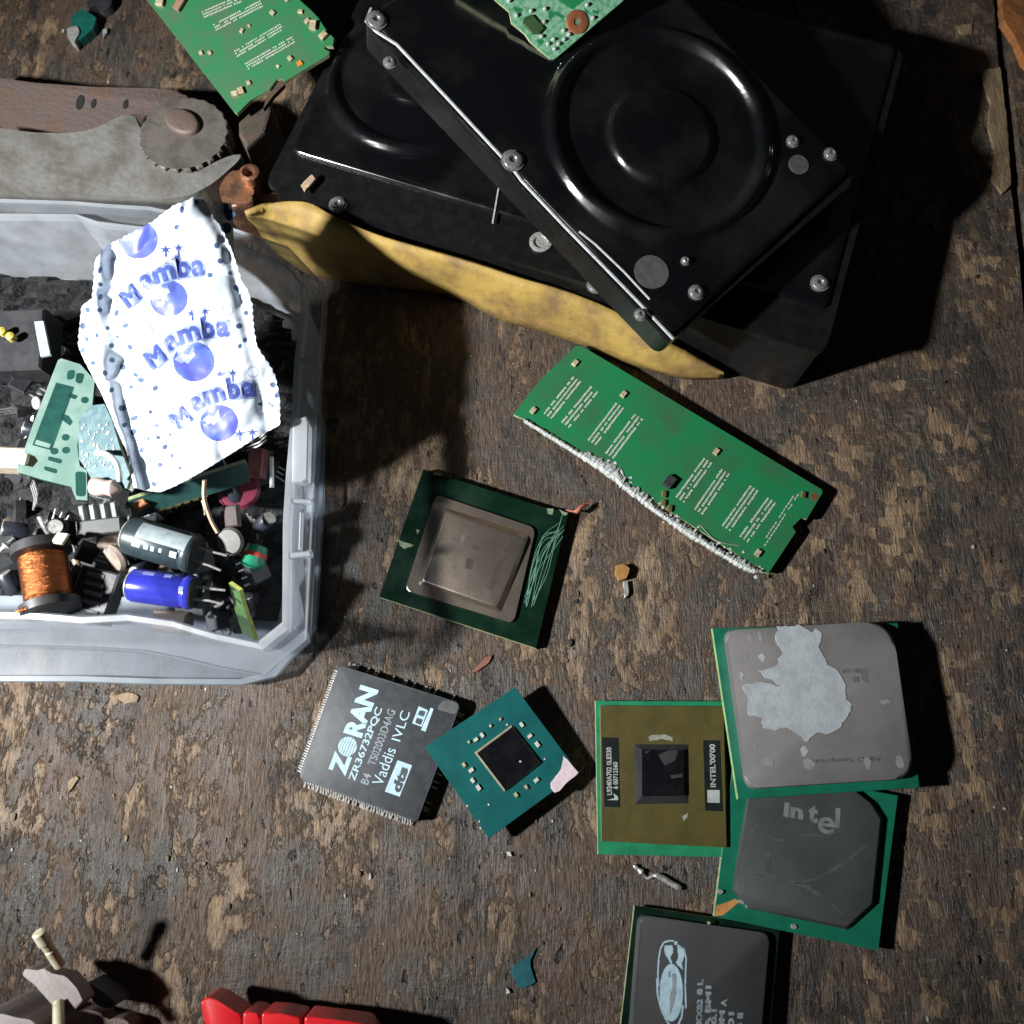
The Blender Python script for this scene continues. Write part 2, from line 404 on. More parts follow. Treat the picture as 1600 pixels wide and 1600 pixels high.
# ================================================================== yellow strip
m_yellow = M('mustard_rubber', (.38, .25, .06), .7, 0, (.19, .115, .045), .09, .42, .66, bump=.0002, bs=.5)
up = [(384, 336), (430, 318), (480, 317), (520, 338), (600, 372), (720, 408), (820, 438), (900, 462), (960, 487), (1030, 528), (1080, 552), (1131, 580)]
lo = [(388, 346), (420, 385), (475, 425), (520, 438), (590, 447), (700, 462), (780, 500), (860, 523), (940, 552), (1010, 578), (1075, 593), (1130, 592)]
vs = []; fs = []; K = 7
ua = curve_pts([(*p, 0) for p in up], 5); la = curve_pts([(*p, 0) for p in lo], 5)
for i, (a, b) in enumerate(zip(ua, la)):
    t = i/(len(ua)-1)
    for k in range(K):
        s = k/(K-1); q = a.lerp(b, s)
        zt = .019*(1-t**3)+.004; z = zt*(1-s)**1.3+.0012+.006*math.sin(math.pi*s)*(1-t*.6)+.0006*noise.noise(Vector((t*20, s*2, 0)))
        vs.append(P(q.x, q.y, z))
for i in range(len(ua)-1):
    for k in range(K-1):
        a = i*K+k; fs.append((a, a+1, a+K+1, a+K))
me = bpy.data.meshes.new('strip'); base = P(760, 450, 0); me.from_pydata([v-base for v in vs], [], fs)
o = link('yellow_strip', me, m_yellow, None, 180); o.location = base
s = o.modifiers.new('thickness', 'SOLIDIFY'); s.thickness = .0012
tag(o, 'curved mustard yellow strip leaning against the front of the lower hard drive', 'strip')

# ================================================================== memory modules
m_pcb = M('green_solder_mask', (.011, .160, .058), .42, 0, (.030, .115, .050), .06, coat=.2, bump=.00002, bs=5, spec=.4)
m_pcb2 = M('dusty_green_solder_mask', (.020, .150, .055), .5, 0, (.06, .115, .06), .13, .42, .66)
m_white = M('white_crust', (.50, .52, .50), .85, 0, (.32, .34, .32), .9, bump=.0002, bs=1.6)
def pad_row(parent, fr, a, b, h, wpx, n, lines, seed):
    rnd = random.Random(seed); polys = []
    A, B = Vector(fr.at(*a, h)), Vector(fr.at(*b, h)); d = (B-A).normalized(); q = Vector((-d.y, d.x))
    Wd = (Vector(fr.at(a[0]+wpx, a[1], h))-A).length
    for k in range(lines):
        off = (k/(lines-1)-.5)*Wd
        for i in range(n):
            if rnd.random() < .10: continue
            c = A.lerp(B, (i+.5)/n)+q*(off+rnd.uniform(-.00005, .00005)); ln = (B-A).length/n*.74
            polys.append(rect(c.x, c.y, ln*rnd.uniform(.8, 1.1), Wd/lines*rnd.uniform(.55, .78), math.atan2(d.y, d.x)))
    return flat('solder_pads', polys, h, m_solder, parent, .00012)
def chipcap(parent, fr, p, h, l=.0016, wd=.0010, hh=.0006, ang=0., mat=None):
    x, y = fr.at(*p, h)
    return prism('capacitor', rect(x, y, l, wd, ang), h-.00005, h+hh, mat or m_cap, parent, .0001)

z = sub((780, 520), 2.909)
fr = frame3(z(65, 370), .0048, z(1215, 1090), .0034, z(345, 55), .0052, .0013)
ram = thing('memory_module', 'long green memory board with a white crusted edge, stripped of its chips', 'memory board', fr, 'green circuit boards')
out = [(65, 370), (185, 215), (350, 58), (380, 62), (1468, 712), (1470, 728), (1400, 846), (1372, 840), (1330, 882), (1350, 905), (1226, 1092), (1205, 1088), (1195, 1070), (1150, 1050), (110, 388), (90, 382)]
prism('board', fr.poly([z(*p) for p in out]), 0, .0013, [m_pcb, m_edge], ram, .00008)
H = .0013
for i, (a, b) in enumerate((((220, 380), (355, 210)), ((300, 420), (435, 255)), ((420, 500), (550, 330)), ((500, 560), (635, 380)), ((820, 760), (950, 580)), ((905, 815), (1030, 630)), ((1030, 890), (1160, 705)), ((1110, 940), (1240, 760)))):
    pad_row(ram, fr, z(*a), z(*b), H, 13, 22, 3, i)
pad_row(ram, fr, z(1198, 968), z(1355, 728), H, 5, 16, 2, 40)
ax = math.atan2(*(Vector(fr.at(*z(435, 255)))-Vector(fr.at(*z(300, 420)))).yx)
for p in ((565, 282), (985, 542), (155, 355), (1175, 1002), (345, 140)): chipcap(ram, fr, z(*p), H, .0019, .0014, .0008, ax)
chipcap(ram, fr, z(772, 680), H, .0034, .0026, .0014, ax, m_blackplastic)
for p in ((748, 735), (745, 775), (775, 800), (1380, 738)): chipcap(ram, fr, z(*p), H, .0018, .0011, .0008, ax+.5, m_gold)
x, y = fr.at(*z(1432, 745)); prism('copper_dot', ellipse(x, y, .0011), H-.00002, H+.00006, M('copper_dot', (.45, .2, .09), .4, .7), ram)
x0, y0 = fr.at(*z(910, 870)); xm, ym = fr.at(*z(985, 945)); x1, y1 = fr.at(*z(1090, 968))
tube('stray_wire', curve_pts([(x0, y0, H+.0001), (xm, ym, H+.0003), (x1, y1, H+.0001)], 6), .00012, m_silver, ram, 5)
# white crust
line = [(112, 398), (180, 440), (260, 490), (350, 545), (430, 590), (520, 650), (570, 700), (640, 748), (700, 800), (770, 850), (850, 905), (930, 955), (1010, 1005), (1090, 1050), (1150, 1082), (1188, 1086)]
wid = [10, 14, 18, 22, 42, 52, 34, 38, 26, 24, 34, 24, 26, 30, 26, 12]
bm = bmesh.new(); rnd = random.Random(5); prev = None
dense = curve_pts([(*p, w_) for p, w_ in zip(line, wid)], 14)
for i, q in enumerate(dense):
    wv_ = q.z*(.5+.9*abs(noise.noise(Vector((i*.23, 0, 0))))+.35*rnd.random())
    nx_, ny_ = .53, -.85
    ring = []
    for k, (s, hz) in enumerate(((-.35, -.0012), (-.45, .0004), (-.1, .0011), (.35, .0009), (.75, .0005), (1, .0)) ):
        px = z(q.x+nx_*wv_*s+rnd.uniform(-1, 1), q.y+ny_*wv_*s+rnd.uniform(-1, 1)); x, y = fr.at(*px, H)
        ring.append(bm.verts.new((x, y, H+hz*(.75+.4*rnd.random()) if hz else H-.0001)))
    if prev:
        for k in range(5): bm.faces.new((prev[k], prev[k+1], ring[k+1], ring[k]))
    prev = ring
me = bpy.data.meshes.new('crust'); bm.to_mesh(me); bm.free(); link('white_crust', me, m_white, ram)
polys = []
for i in range(60):
    t = rnd.choice(dense[60:]); a, b = t.x+rnd.gauss(16, 14), t.y-rnd.gauss(20, 16); x, y = fr.at(*z(a, b)); polys.append(jag(ellipse(x, y, rnd.uniform(.0001, .0005), n=6), .0001, .01, i))
flat('white_flakes', polys, H, m_white, ram, .0002)
polys = [jag(fr.poly([z(*p) for p in q]), .0001, .0008, 3) for q in (((555, 620), (572, 660), (560, 690), (530, 680), (540, 640)), ((470, 600), (515, 615), (520, 650), (480, 650)))]
flat('white_flakes', polys, H, m_white, ram, .0003)

# upper-left module
z = sub((200, 0), 4.706)
fr = frame3(z(800, 838), .024, z(1500, 390), .0300, z(140, 0), .030, .0013)
rb = thing('memory_module', 'dusty green memory board at the upper left, corner pointing down', 'memory board', fr, 'green circuit boards')
out = [(800, 838), (770, 810), (140, 0), (-120, -330), (1010, -330), (1262, 0), (1350, 80), (1400, 130), (1450, 215), (1515, 280), (1505, 340), (1445, 340), (1440, 360), (1484, 378), (1475, 402), (1150, 600), (1130, 575), (1090, 585), (1040, 660), (900, 735)]
prism('board', fr.poly([z(*p) for p in out]), 0, .0013, [m_pcb2, m_edge], rb, .00008)
for i, (a, b) in enumerate((((550, 110), (830, -10)), ((635, 205), (985, 25)), ((790, 400), (1135, 195)), ((870, 492), (1220, 290)), ((380, -60), (730, -210)))):
    pad_row(rb, fr, z(*a), z(*b), H, 9, 24, 3, 60+i)
rnd = random.Random(11)
for p, s in (((540, 395), 1), ((605, 395), 1), ((790, 695), 1.5), ((835, 675), 1.6), ((890, 615), 1.1), ((1195, 435), 1.2), ((840, 230), 1), ((893, 195), .8), ((1065, 100), 1.2), ((1270, 90), 1.1), ((1320, 160), 1.2), ((1365, 195), 2.0), ((1440, 270), 1.8), ((240, 30), 1.8), ((1105, 490), .8), ((1175, 5), 1)):
    chipcap(rb, fr, z(*p), H, .0013*s, .0010*s, .0006*s, rnd.uniform(0, 3))
chipcap(rb, fr, z(1265, 470), H, .0016, .0016, .0005, 0, M('amber_dot', (.55, .22, .03), .5))
chipcap(rb, fr, z(385, 40), H, .0040, .0022, .0012, .5, M('tan_component', (.26, .16, .10), .5))
x, y = fr.at(*z(1060, 640)); prism('broken_tab', fr.poly([z(*p) for p in ((1040, 600), (1130, 570), (1140, 610), (1060, 690), (985, 790), (1010, 690))]), -.0012, .0004, M('rusty_bracket', (.08, .05, .035), .6, .3), rb)

# small board on the tilted drive
z = sub((750, 0), 6.4)
fr = frame3(z(735, 592), .0525, z(1420, 0), .058, z(310, 220), .0575, .0012)
sb = thing('circuit_board', 'small green circuit board with a copper ring, resting on the tilted drive', 'circuit board', fr, 'green circuit boards')
out = [(740, 592), (700, 590), (500, 410), (450, 335), (315, 225), (292, 110), (160, 0), (-200, -400), (900, -560), (1440, 0), (765, 575)]
m_pale = M('pale_green_mask', (.17, .33, .22), .5, 0, (.06, .22, .11), .8, .45, .58)
prism('board', fr.poly([z(*p) for p in out]), 0, .0012, [m_pale, m_edge], sb, .00008)
H = .0012
polys = [fr.poly([z(*p) for p in q]) for q in (((780, 0), (920, 95), (1050, 0), (1000, -80), (800, -80)), ((760, 110), (840, 160), (830, 190), (740, 140)), ((560, 400), (620, 390), (640, 420), (600, 450)), ((860, 180), (900, 120), (1000, 100), (1030, 140), (960, 140)), ((330, 60), (430, 90), (410, 130), (350, 120)), ((690, 100), (750, 130), (700, 210), (680, 160)), ((1040, 70), (1090, 120), (1060, 140)), ((1120, 100), (1190, 110), (1180, 150), (1130, 130)))]
flat('dark_traces', polys, H, m_pcb, sb, .00006)
prism('dark_pad', fr.poly([z(*p) for p in ((440, 180), (520, 150), (640, 290), (590, 345), (520, 345), (420, 240))]), H-.00002, H+.0008, M('dark_green_lump', (.03, .07, .02), .5), sb, .0002)
x, y = fr.at(*z(970, 222)); lathe('copper_ring', [(.0029, 0), (.0029, .0003), (.0024, .0005), (.0009, .0003), (.0007, -.0002), (.0001, -.0003)], M('copper', (.42, .15, .07), .45, .6, (.3, .11, .05), 1.), sb, 20).location = (x, y, H)
for p in ((835, 305), (890, 345), (735, 395), (840, 395), (745, 490), (510, 110), (640, 220), (290, 10), (365, 155), (615, 365), (680, 440), (785, 440), (1070, 50), (650, 90), (1130, 180)):
    x, y = fr.at(*z(*p), H); lathe('solder_joint', [(.0006, 0), (.0005, .0004), (.0003, .0008), (.00005, .0009)], m_silver, sb, 8).location = (x, y, H)

# ================================================================== processors and chips
def text(fr, par, z, body, bl, br, tl, h, mat, off=.02): return text_quad('lettering', body, fr, z(*bl), z(*br), z(*tl), h, mat, par, off)

# --- chip under a stamped metal lid
z = sub((580, 720), 4.848)
fr = frame3(z(60, 1030), .0030, z(1250, 1420), .0026, z(390, 60), .0034, .0022)
m_dgreen = M('dark_green_substrate', (.0022, .012, .0065), .26, 0, (.004, .018, .010), .1, spec=.35, rvar=.15)
m_steel = M('dull_nickel_lid', (.40, .335, .28), .33, .92, (.28, .23, .19), .12, rvar=.1, bump=.00003, bs=2)
dk = thing('processor', 'dark green processor with a stamped grey metal lid, left of the memory board', 'processor', fr, 'loose processors and chips')
prism('substrate', fr.poly([z(*p) for p in ((60, 1030), (1250, 1420), (1495, 392), (1300, 350), (395, 62))]), 0, .0022, [m_dgreen, m_edge], dk, .0001)
q0 = roundpoly(fr.poly([z(*p) for p in ((258, 985), (1078, 1235), (1245, 515), (492, 262))]), .0016)
q1 = roundpoly(fr.poly([z(*p) for p in ((345, 935), (985, 1150), (1205, 545), (552, 340))], .0045), .0012)
q2 = roundpoly(fr.poly([z(*p) for p in ((385, 905), (950, 1105), (1175, 585), (572, 375))], .0050), .0010)
prism('lid_flange', q0, .0021, .0031, m_steel, dk, .0003, 2)
prism('lid', q1, .0030, .0045, m_steel, dk, .0004, 3, 40, q2)
m_mark = M('burnt_mark', (.060, .046, .040), .6, .3)
hl = .0045
flat('dark_marks', [roundpoly(fr.poly([z(*p) for p in q], hl), .0004) for q in (((1010, 590), (1055, 600), (920, 985), (880, 970)), ((770, 640), (825, 645), (810, 680), (765, 670)), ((725, 735), (780, 745), (760, 830), (710, 815)))], hl, m_mark, dk, .00003)
flat('faint_marks', [jag(fr.poly([z(*p) for p in q], hl), .0001, .0006) for q in (((690, 540), (720, 560), (690, 640), (675, 600)), ((620, 780), (650, 790), (630, 830), (605, 815)))], hl, M('faint_mark', (.16, .13, .12), .55, .6), dk, .00003)
rnd = random.Random(4); bm = bmesh.new()
for i in range(11):
    a = rnd.uniform(-60, 55); c = [z(1440+a*.35+rnd.uniform(-8, 8), 400+rnd.uniform(0, 180)), z(1340+a+rnd.uniform(-15, 15), 640+rnd.uniform(-60, 60)), z(1265+a+rnd.uniform(-20, 20), 860+rnd.uniform(-60, 60)), z(1195+a*.6+rnd.uniform(-12, 12), 1080+rnd.uniform(-60, 40))]
    bm_tube(bm, curve_pts([(*fr.at(*p, .0022), .00225) for p in c], 5), [.00006+.00005*rnd.random() for _ in range(16)], 4)
me = bpy.data.meshes.new('scr'); bm.to_mesh(me); bm.free(); link('scratches', me, M('scratched_mask', (.14, .30, .22), .5), dk)
for sq in [jag(fr.poly([z(*p) for p in q], .0022), .00012, .0006, 8) for q in (((205, 600), (330, 640), (250, 670), (215, 640)), ((340, 520), (370, 530), (350, 555)), ((475, 85), (540, 95), (530, 115), (470, 105)), ((1330, 365), (1380, 360), (1375, 410), (1340, 400)), ((1420, 370), (1490, 395), (1470, 420)))]: flat('scuff', [sq], .0022, M('scuffed_mask', (.20, .24, .15), .5), dk)

# --- black quad flat pack
z = sub((440, 1030), 5.517)
fr = frame3(z(140, 1030), .0040, z(1165, 1405), .0038, z(500, 52), .0040, .0034)
zo = thing('flat_pack_chip', 'black square chip with rows of thin silver legs and pale ZORAN lettering', 'chip', fr, 'loose processors and chips')
body = roundpoly(fr.poly([z(*p) for p in ((140, 1030), (1165, 1405), (1545, 380), (500, 52))]), [.0016, .0008, .0012, .0008], 4)
prism('mold_body', body, .0, .0034, m_moldc, zo, .0003, 2, 40)
cor = [Vector(fr.at(*z(*p))) for p in ((140, 1030), (1165, 1405), (1545, 380), (500, 52))]
rnd = random.Random(9)
for s in range(4):
    a, b = cor[s], cor[(s+1) % 4]; d = (b-a).normalized(); nrm = Vector((d.y, -d.x)); bm = bmesh.new(); n = 42
    for i in range(n):
        if s in (1, 2) and rnd.random() < .55: continue
        c = a+d*((b-a).length*(.045+.91*(i+.5)/n)); sk = rnd.gauss(0, .00010 if s != 0 else .00022); hw = .00019
        if s == 0 and rnd.random() < .12: sk += rnd.choice((-.0004, .0004))
        lf = rnd.uniform(-.0002, .0003) if s == 0 else 0
        prof = [(-.0004, .0016, 0), (.0005, .0016, 0), (.0008, .0003+lf, .5), (.0017, .0001+lf, 1)] if s != 3 else [(-.0004, .0019, 0), (.0006, .0018, 0), (.0011, .0008, .4), (.0016, .0002, 1)]
        prev = None
        for t, hz, k in prof:
            o0 = c+nrm*t+d*(sk*k)
            cur = [bm.verts.new((*(o0+d*(e*hw)), hz+g)) for e, g in ((-1, 0), (1, 0), (1, .00016), (-1, .00016))]
            if prev:
                for j in range(4): bm.faces.new((prev[j], prev[(j+1) % 4], cur[(j+1) % 4], cur[j]))
            prev = cur
        bm.faces.new(prev)
    bmesh.ops.recalc_face_normals(bm, faces=bm.faces)
    me = bpy.data.meshes.new('leads'); bm.to_mesh(me); bm.free(); link('lead_row', me, m_silver, zo)
H = .0034
text(fr, zo, z, 'Z', (548, 1010), (612, 836), (398, 962), H, m_print, .05)
text(fr, zo, z, 'RAN', (690, 682), (838, 268), (530, 632), H, m_print, .05)
cx, cy = fr.at(*z(568, 752), H); rr = math.dist(fr.at(*z(650, 752), H), (cx, cy)); dv = (Vector(fr.at(*z(690, 682), H))-Vector(fr.at(*z(548, 1010), H))).normalized(); th = math.atan2(dv.y, dv.x)
polys = []
for i in range(7):
    y0, y1 = -rr+2*rr*(i+.06)/7, -rr+2*rr*(i+.86)/7
    w0, w1 = (math.sqrt(max(0, rr*rr-y*y)) for y in (y0, y1)); c, s = math.cos(th+math.pi/2*0), math.sin(th)
    polys.append([(cx+x*c-y*s, cy+x*s+y*c) for x, y in ((-w0, y0), (w0, y0), (w1, y1), (-w1, y1)) if True] if min(w0, w1) > 0 else [(cx+x*c-y*s, cy+x*s+y*c) for x, y in ((-w1, y1), (0, y0), (w1, y1))])
flat('striped_letter_o', polys, H, m_print, zo)
text(fr, zo, z, 'ZR36732PQC', (640, 1058), (880, 432), (572, 1032), H, m_print, .02)
text(fr, zo, z, 'B4', (745, 1088), (775, 1000), (678, 1062), H, m_printdim, .02)
text(fr, zo, z, 'TS02003D4AG', (805, 925), (985, 448), (738, 900), H, m_printdim, .01)
text(fr, zo, z, 'Vaddis', (870, 1098), (990, 782), (778, 1066), H, m_print, .0)
text(fr, zo, z, 'IVLC', (1022, 712), (1110, 460), (945, 690), H, m_print, .0)
flat('logo_plate', [fr.poly([z(*p) for p in q], H) for q in (((1000, 870), (1125, 915), (1018, 1185), (890, 1140)), ((1182, 405), (1262, 440), (1208, 582), (1125, 552)), ((1285, 418), (1310, 428), (1240, 625), (1202, 610)))], H, m_print, zo)
text(fr, zo, z, 'dts', (1020, 1160), (1095, 950), (945, 1120), H+.00005, m_moldc, .05)
for q in (((1150, 548), (1165, 505), (1200, 568), (1218, 520)), ((1175, 480), (1190, 440), (1225, 495), (1240, 450))):
    flat('logo_half', [roundpoly(fr.poly([z(*p) for p in (q[0], q[1], q[3], q[2])], H), .0003)], H+.00005, m_moldc, zo)
x, y = fr.at(*z(1440, 420), H); flat('pin_one_patch', [roundpoly(fr.poly([z(*p) for p in ((1400, 345), (1530, 385), (1500, 480), (1330, 430))], H), .001)], H, M('worn_mold', (.085, .090, .092), .5), zo, .00003)

# --- teal ball grid chip
z = sub((640, 1060), 5.333)
fr = frame3(z(125, 572), .0078, z(660, 1335), .0058, z(880, 72), .0068, .0012)
m_teal = M('teal_substrate', (.005, .092, .090), .42, 0, (.004, .072, .074), .15, spec=.4)
m_die = M('polished_die', (.005, .005, .007), .12, 0, (.009, .009, .010), .3, spec=.5)
te = thing('ball_grid_chip', 'teal square chip with bare black die and pink dab, overlapping the lettered chip', 'chip', fr, 'loose processors and chips')
prism('substrate', fr.poly([z(*p) for p in ((125, 572), (660, 1335), (1412, 785), (880, 72))]), 0, .0012, [m_teal, M('tan_board_edge', (.33, .29, .19), .6)], te, .00008)
bm = bmesh.new(); pA, pB, pC = (Vector(fr.at(*z(*p))) for p in ((125, 572), (660, 1335), (880, 72)))
for i in range(14):
    for j in range(14):
        c = pA+(pB-pA)*(i+.5)/14*1.0+(pC-pA)*(j+.5)/14
        if not(.24 < (i+.5)/14 < .76 and .24 < (j+.5)/14 < .76): bm_lathe(bm, [(.0002, -.0005), (.00035, -.0003), (.0003, .00005)], 6, Matrix.Translation((c.x, c.y, 0)))
me = bpy.data.meshes.new('balls'); bm.to_mesh(me); bm.free(); b_ = link('solder_balls', me, m_silver, te); b_['kind'] = 'stuff'
H = .0012
dq = fr.poly([z(*p) for p in ((562, 622), (795, 928), (1080, 702), (850, 408))], H+.0008)
prism('underfill', [Vector(p).lerp(Vector((sum(a[0] for a in dq)/4, sum(a[1] for a in dq)/4)), -.09).to_tuple() for p in dq], H-.00005, H+.00075, M('amber_underfill', (.26, .23, .16), .35), te, taper=dq)
prism('die', dq, H+.0003, H+.0009, m_die, te, .00008)
x, y = fr.at(*z(922, 692), H+.0009); prism('speck', ellipse(x, y, .0003, n=7), H+.0009, H+.0011, m_white, te)
ed = Vector(fr.at(*z(660, 1335)))-Vector(fr.at(*z(125, 572))); ea = math.atan2(ed.y, ed.x)
for i, (p, big) in enumerate((((757, 340), 0), ((675, 395), 0), ((605, 472), 1), ((553, 510), 1), ((495, 530), 0), ((935, 385), 1), ((1003, 480), 1), ((1065, 550), 1.4), ((455, 720), .8), ((515, 765), 1.3), ((527, 850), 1), ((575, 910), 1.4), ((1057, 848), 1.2), ((973, 905), .6), ((888, 970), .8))):
    chipcap(te, fr, z(*p), H, .0007+.0005*big, .0006+.00025*big, .0005, ea+(0 if i % 3 else 1.57), m_cap if big < .9 else m_solder)
for p in ((658, 1050), (1125, 670), (480, 1060), (580, 1190), (590, 1245), (1020, 650), (810, 385)):
    x, y = fr.at(*z(*p), H); prism('speck', jag(ellipse(x, y, .00028, n=6), .00008, .01), H-.00002, H+.0002, m_white, te)
prism('pink_dab', jag(fr.poly([z(*p) for p in ((1285, 645), (1318, 680), (1408, 788), (1360, 825), (1290, 880), (1255, 935), (1205, 952), (1175, 910), (1172, 870), (1220, 815), (1262, 760))], H), .00010, .0007, 4), H-.00002, H+.00018, M('pink_paste', (.66, .52, .56), .75, 0, (.55, .44, .48), 1.), te, .00008)

# --- laptop processor, brown
z = sub((920, 1080), 5.926)
fr = frame3(z(85, 1512), .0030, z(1300, 1538), .0030, z(62, 88), .0030, .0018)
mo = thing('processor', 'olive brown laptop processor with a black die and two black labels', 'processor', fr, 'loose processors and chips')
m_gboard = M('bright_green_board', (.010, .20, .085), .5, 0, (.008, .15, .066), .2)
prism('pin_board', fr.poly([z(*p) for p in ((85, 1512), (1300, 1538), (1262, 92), (62, 88))]), 0, .0018, [m_gboard, m_edge], mo, .00008)
m_olive = M('olive_substrate', (.078, .064, .017), .5, 0, (.060, .050, .014), .15, spec=.4)
H = .0029
prism('substrate', fr.poly([z(*p) for p in ((118, 1388), (1278, 1448), (1250, 140), (106, 132))], H), .0018, H, [m_olive, M('tan_edge', (.24, .20, .10), .6)], mo, .00008)
dq = fr.poly([z(*p) for p in ((492, 972), (885, 968), (880, 540), (490, 538))], H+.001)
prism('underfill', fr.poly([z(*p) for p in ((425, 1055), (930, 1050), (930, 485), (412, 485))], H), H-.00005, H+.00035, M('grey_underfill', (.022, .023, .024), .4), mo, taper=dq)
prism('die', dq, H+.0003, H+.0011, m_die, mo, .00012)
hd = H+.0011
flat('paste_smear', [jag(fr.poly([z(*p) for p in q], hd), .0001, .0006, 2) for q in (((640, 590), (740, 545), (830, 550), (800, 640), (700, 690)), ((750, 780), (870, 760), (865, 800), (770, 805)), ((510, 560), (570, 545), (530, 580)))], hd, M('thin_paste', (.035, .037, .038), .5), mo, .00002)
flat('paste_dab', [jag(fr.poly([z(*p) for p in q], H), .00012, .0006, 2) for q in (((550, 425), (580, 405), (690, 400), (780, 425), (775, 465), (690, 440), (610, 455), (560, 465)), ((860, 1160), (915, 1130), (910, 1165), (880, 1200)))], H, M('grey_paste', (.26, .26, .22), .7), mo, .0001)
m_label = M('black_label', (.008, .013, .012), .4)
H2 = H+.0001
prism('label', fr.poly([z(*p) for p in ((142, 1070), (287, 1075), (272, 432), (120, 426))], H), H-.00002, H2, m_label, mo)
prism('label', fr.poly([z(*p) for p in ((1078, 1105), (1238, 1112), (1212, 456), (1058, 454))], H), H-.00002, H2, m_label, mo)
m_lt = M('label_print', (.36, .40, .38), .6)
text(fr, mo, z, 'L9240A702 0LE330', (216, 960), (210, 518), (166, 962), H2, m_lt, .03)
text(fr, mo, z, '6 00712560', (272, 905), (268, 655), (226, 905), H2, m_lt, .03)
flat('triangle_mark', [fr.poly([z(*p) for p in ((165, 1008), (272, 1008), (268, 975), (228, 945), (240, 990))], H2)], H2, m_lt, mo)
text(fr, mo, z, "INTEL'00'00", (1178, 888), (1168, 490), (1124, 888), H2, m_lt, .03)
flat('blank_square', [fr.poly([z(*p) for p in ((1098, 915), (1212, 915), (1212, 1035), (1098, 1030))], H2)], H2, m_lt, mo)

# --- flip chip with dropped e logo
z = sub((900, 950), 2.6667)
fr = frame3(z(575, 1285), .0034, z(1260, 1428), .0034, z(655, 650), .0030, .0014)
it = thing('chipset_chip', 'green chip with a dark eight sided cap marked intel, orange arrow at its corner', 'chip', fr, 'loose processors and chips')
m_tgreen = M('deep_green_board', (.006, .135, .078), .42, 0, (.005, .105, .062), .2)
prism('substrate', fr.poly([z(*p) for p in ((575, 1285), (1260, 1428), (1342, 782), (655, 650))]), 0, .0014, [m_tgreen, m_edge], it, .00008)
H = .0014; HM = .0031
cap0 = [(712, 790), (735, 690), (1150, 740), (1235, 810), (1280, 875), (1243, 1240), (1130, 1342), (715, 1252), (652, 1180), (662, 1090)]
cap1 = [(722, 790), (745, 700), (1150, 752), (1228, 815), (1268, 880), (1232, 1232), (1125, 1328), (722, 1240), (664, 1175), (674, 1090)]
m_fc = M('dark_grey_cap', (.060, .064, .066), .42, 0, (.040, .043, .045), .09, rvar=.2, bump=.00003, bs=4)
prism('mold_cap', fr.poly([z(*p) for p in cap0]), H-.00005, HM, m_fc, it, .00015, 2, 35, fr.poly([z(*p) for p in cap1], HM))
m_it = M('worn_logo_print', (.17, .19, .19), .6, 0, (.11, .12, .12), .5)
text(fr, it, z, 'in', (862, 868), (945, 882), (868, 808), HM, m_it, .045)
text(fr, it, z, 't', (965, 888), (1005, 900), (972, 815), HM, m_it, .05)
text(fr, it, z, 'e', (1006, 938), (1076, 945), (1010, 868), HM, m_it, .02)
text(fr, it, z, 'l', (1078, 915), (1098, 918), (1082, 832), HM, m_it, .05)
m_streak = M('rubbed_streak', (.085, .089, .090), .5, 0, (.052, .055, .056), .25, .4, .6)
def streak(pts, wz):
    l, r = [], []
    for i, p in enumerate(pts):
        a, b = pts[max(0, i-1)], pts[min(len(pts)-1, i+1)]; dx, dy = b[0]-a[0], b[1]-a[1]; q = math.hypot(dx, dy); w_ = wz*(0.15+math.sin(math.pi*(i+.3)/(len(pts)-.4)))
        l.append((p[0]-dy/q*w_, p[1]+dx/q*w_)); r.append((p[0]+dy/q*w_, p[1]-dx/q*w_))
    return jag(fr.poly([z(*p) for p in l+r[::-1]], HM), .00018, .0005, len(pts))
flat('rub_marks', [streak(((740, 1110), (850, 1130), (960, 1160), (1060, 1230), (1130, 1290)), 7), streak(((900, 1150), (1000, 1130), (1120, 1060), (1220, 980)), 6), streak(((800, 955), (860, 970), (900, 970)), 4), streak(((690, 1020), (720, 940), (760, 900)), 4), streak(((930, 945), (1060, 950), (1150, 900)), 3)], HM, m_streak, it, .00003)
flat('faint_print', [fr.poly([z(*p) for p in ((790, 1020), (812, 1022), (808, 1118), (788, 1116))], HM)], HM, m_streak, it)
flat('orange_arrow', [fr.poly([z(*p) for p in ((586, 1240), (622, 1228), (664, 1212), (682, 1222), (650, 1250), (612, 1280), (577, 1284))], H)], H, M('orange_ink', (.52, .24, .07), .55), it)
for p in ((690, 1222), (712, 1238), (598, 1182), (905, 1325), (1240, 945)):
    x, y = fr.at(*z(*p), H); prism('bright_scrap', jag(ellipse(x, y, .0007, .0005, n=7), .0002, .01, int(x*1e5)), H-.0001, H+.0006 if p[0] < 900 else H+.0004, m_silver, it)

# --- grey desktop processor
fr = frame3(z(675, 795), .0082, z(1430, 748), .0068, z(568, 85), .0076, .0014)
am = thing('processor', 'grey lidded desktop processor smeared with pale thermal paste, topmost of the pile', 'processor', fr, 'loose processors and chips')
prism('substrate', fr.poly([z(*p) for p in ((675, 797), (1432, 748), (1340, 62), (568, 85))]), 0, .0014, [m_tgreen, M('lime_edge', (.30, .46, .16), .5)], am, .00008)
bm = bmesh.new(); pA, pB, pC = (Vector(fr.at(*z(*p))) for p in ((675, 795), (1430, 748), (568, 85)))
for i in range(26):
    for j in range(26):
        if 9 <= i < 17 and 9 <= j < 17: continue
        c = pA+(pB-pA)*(i+.7)/27.4+(pC-pA)*(j+.7)/27.4; bm_lathe(bm, [(.0001, -.0018), (.00016, -.0016), (.00016, .0)], 5, Matrix.Translation((c.x, c.y, 0)))
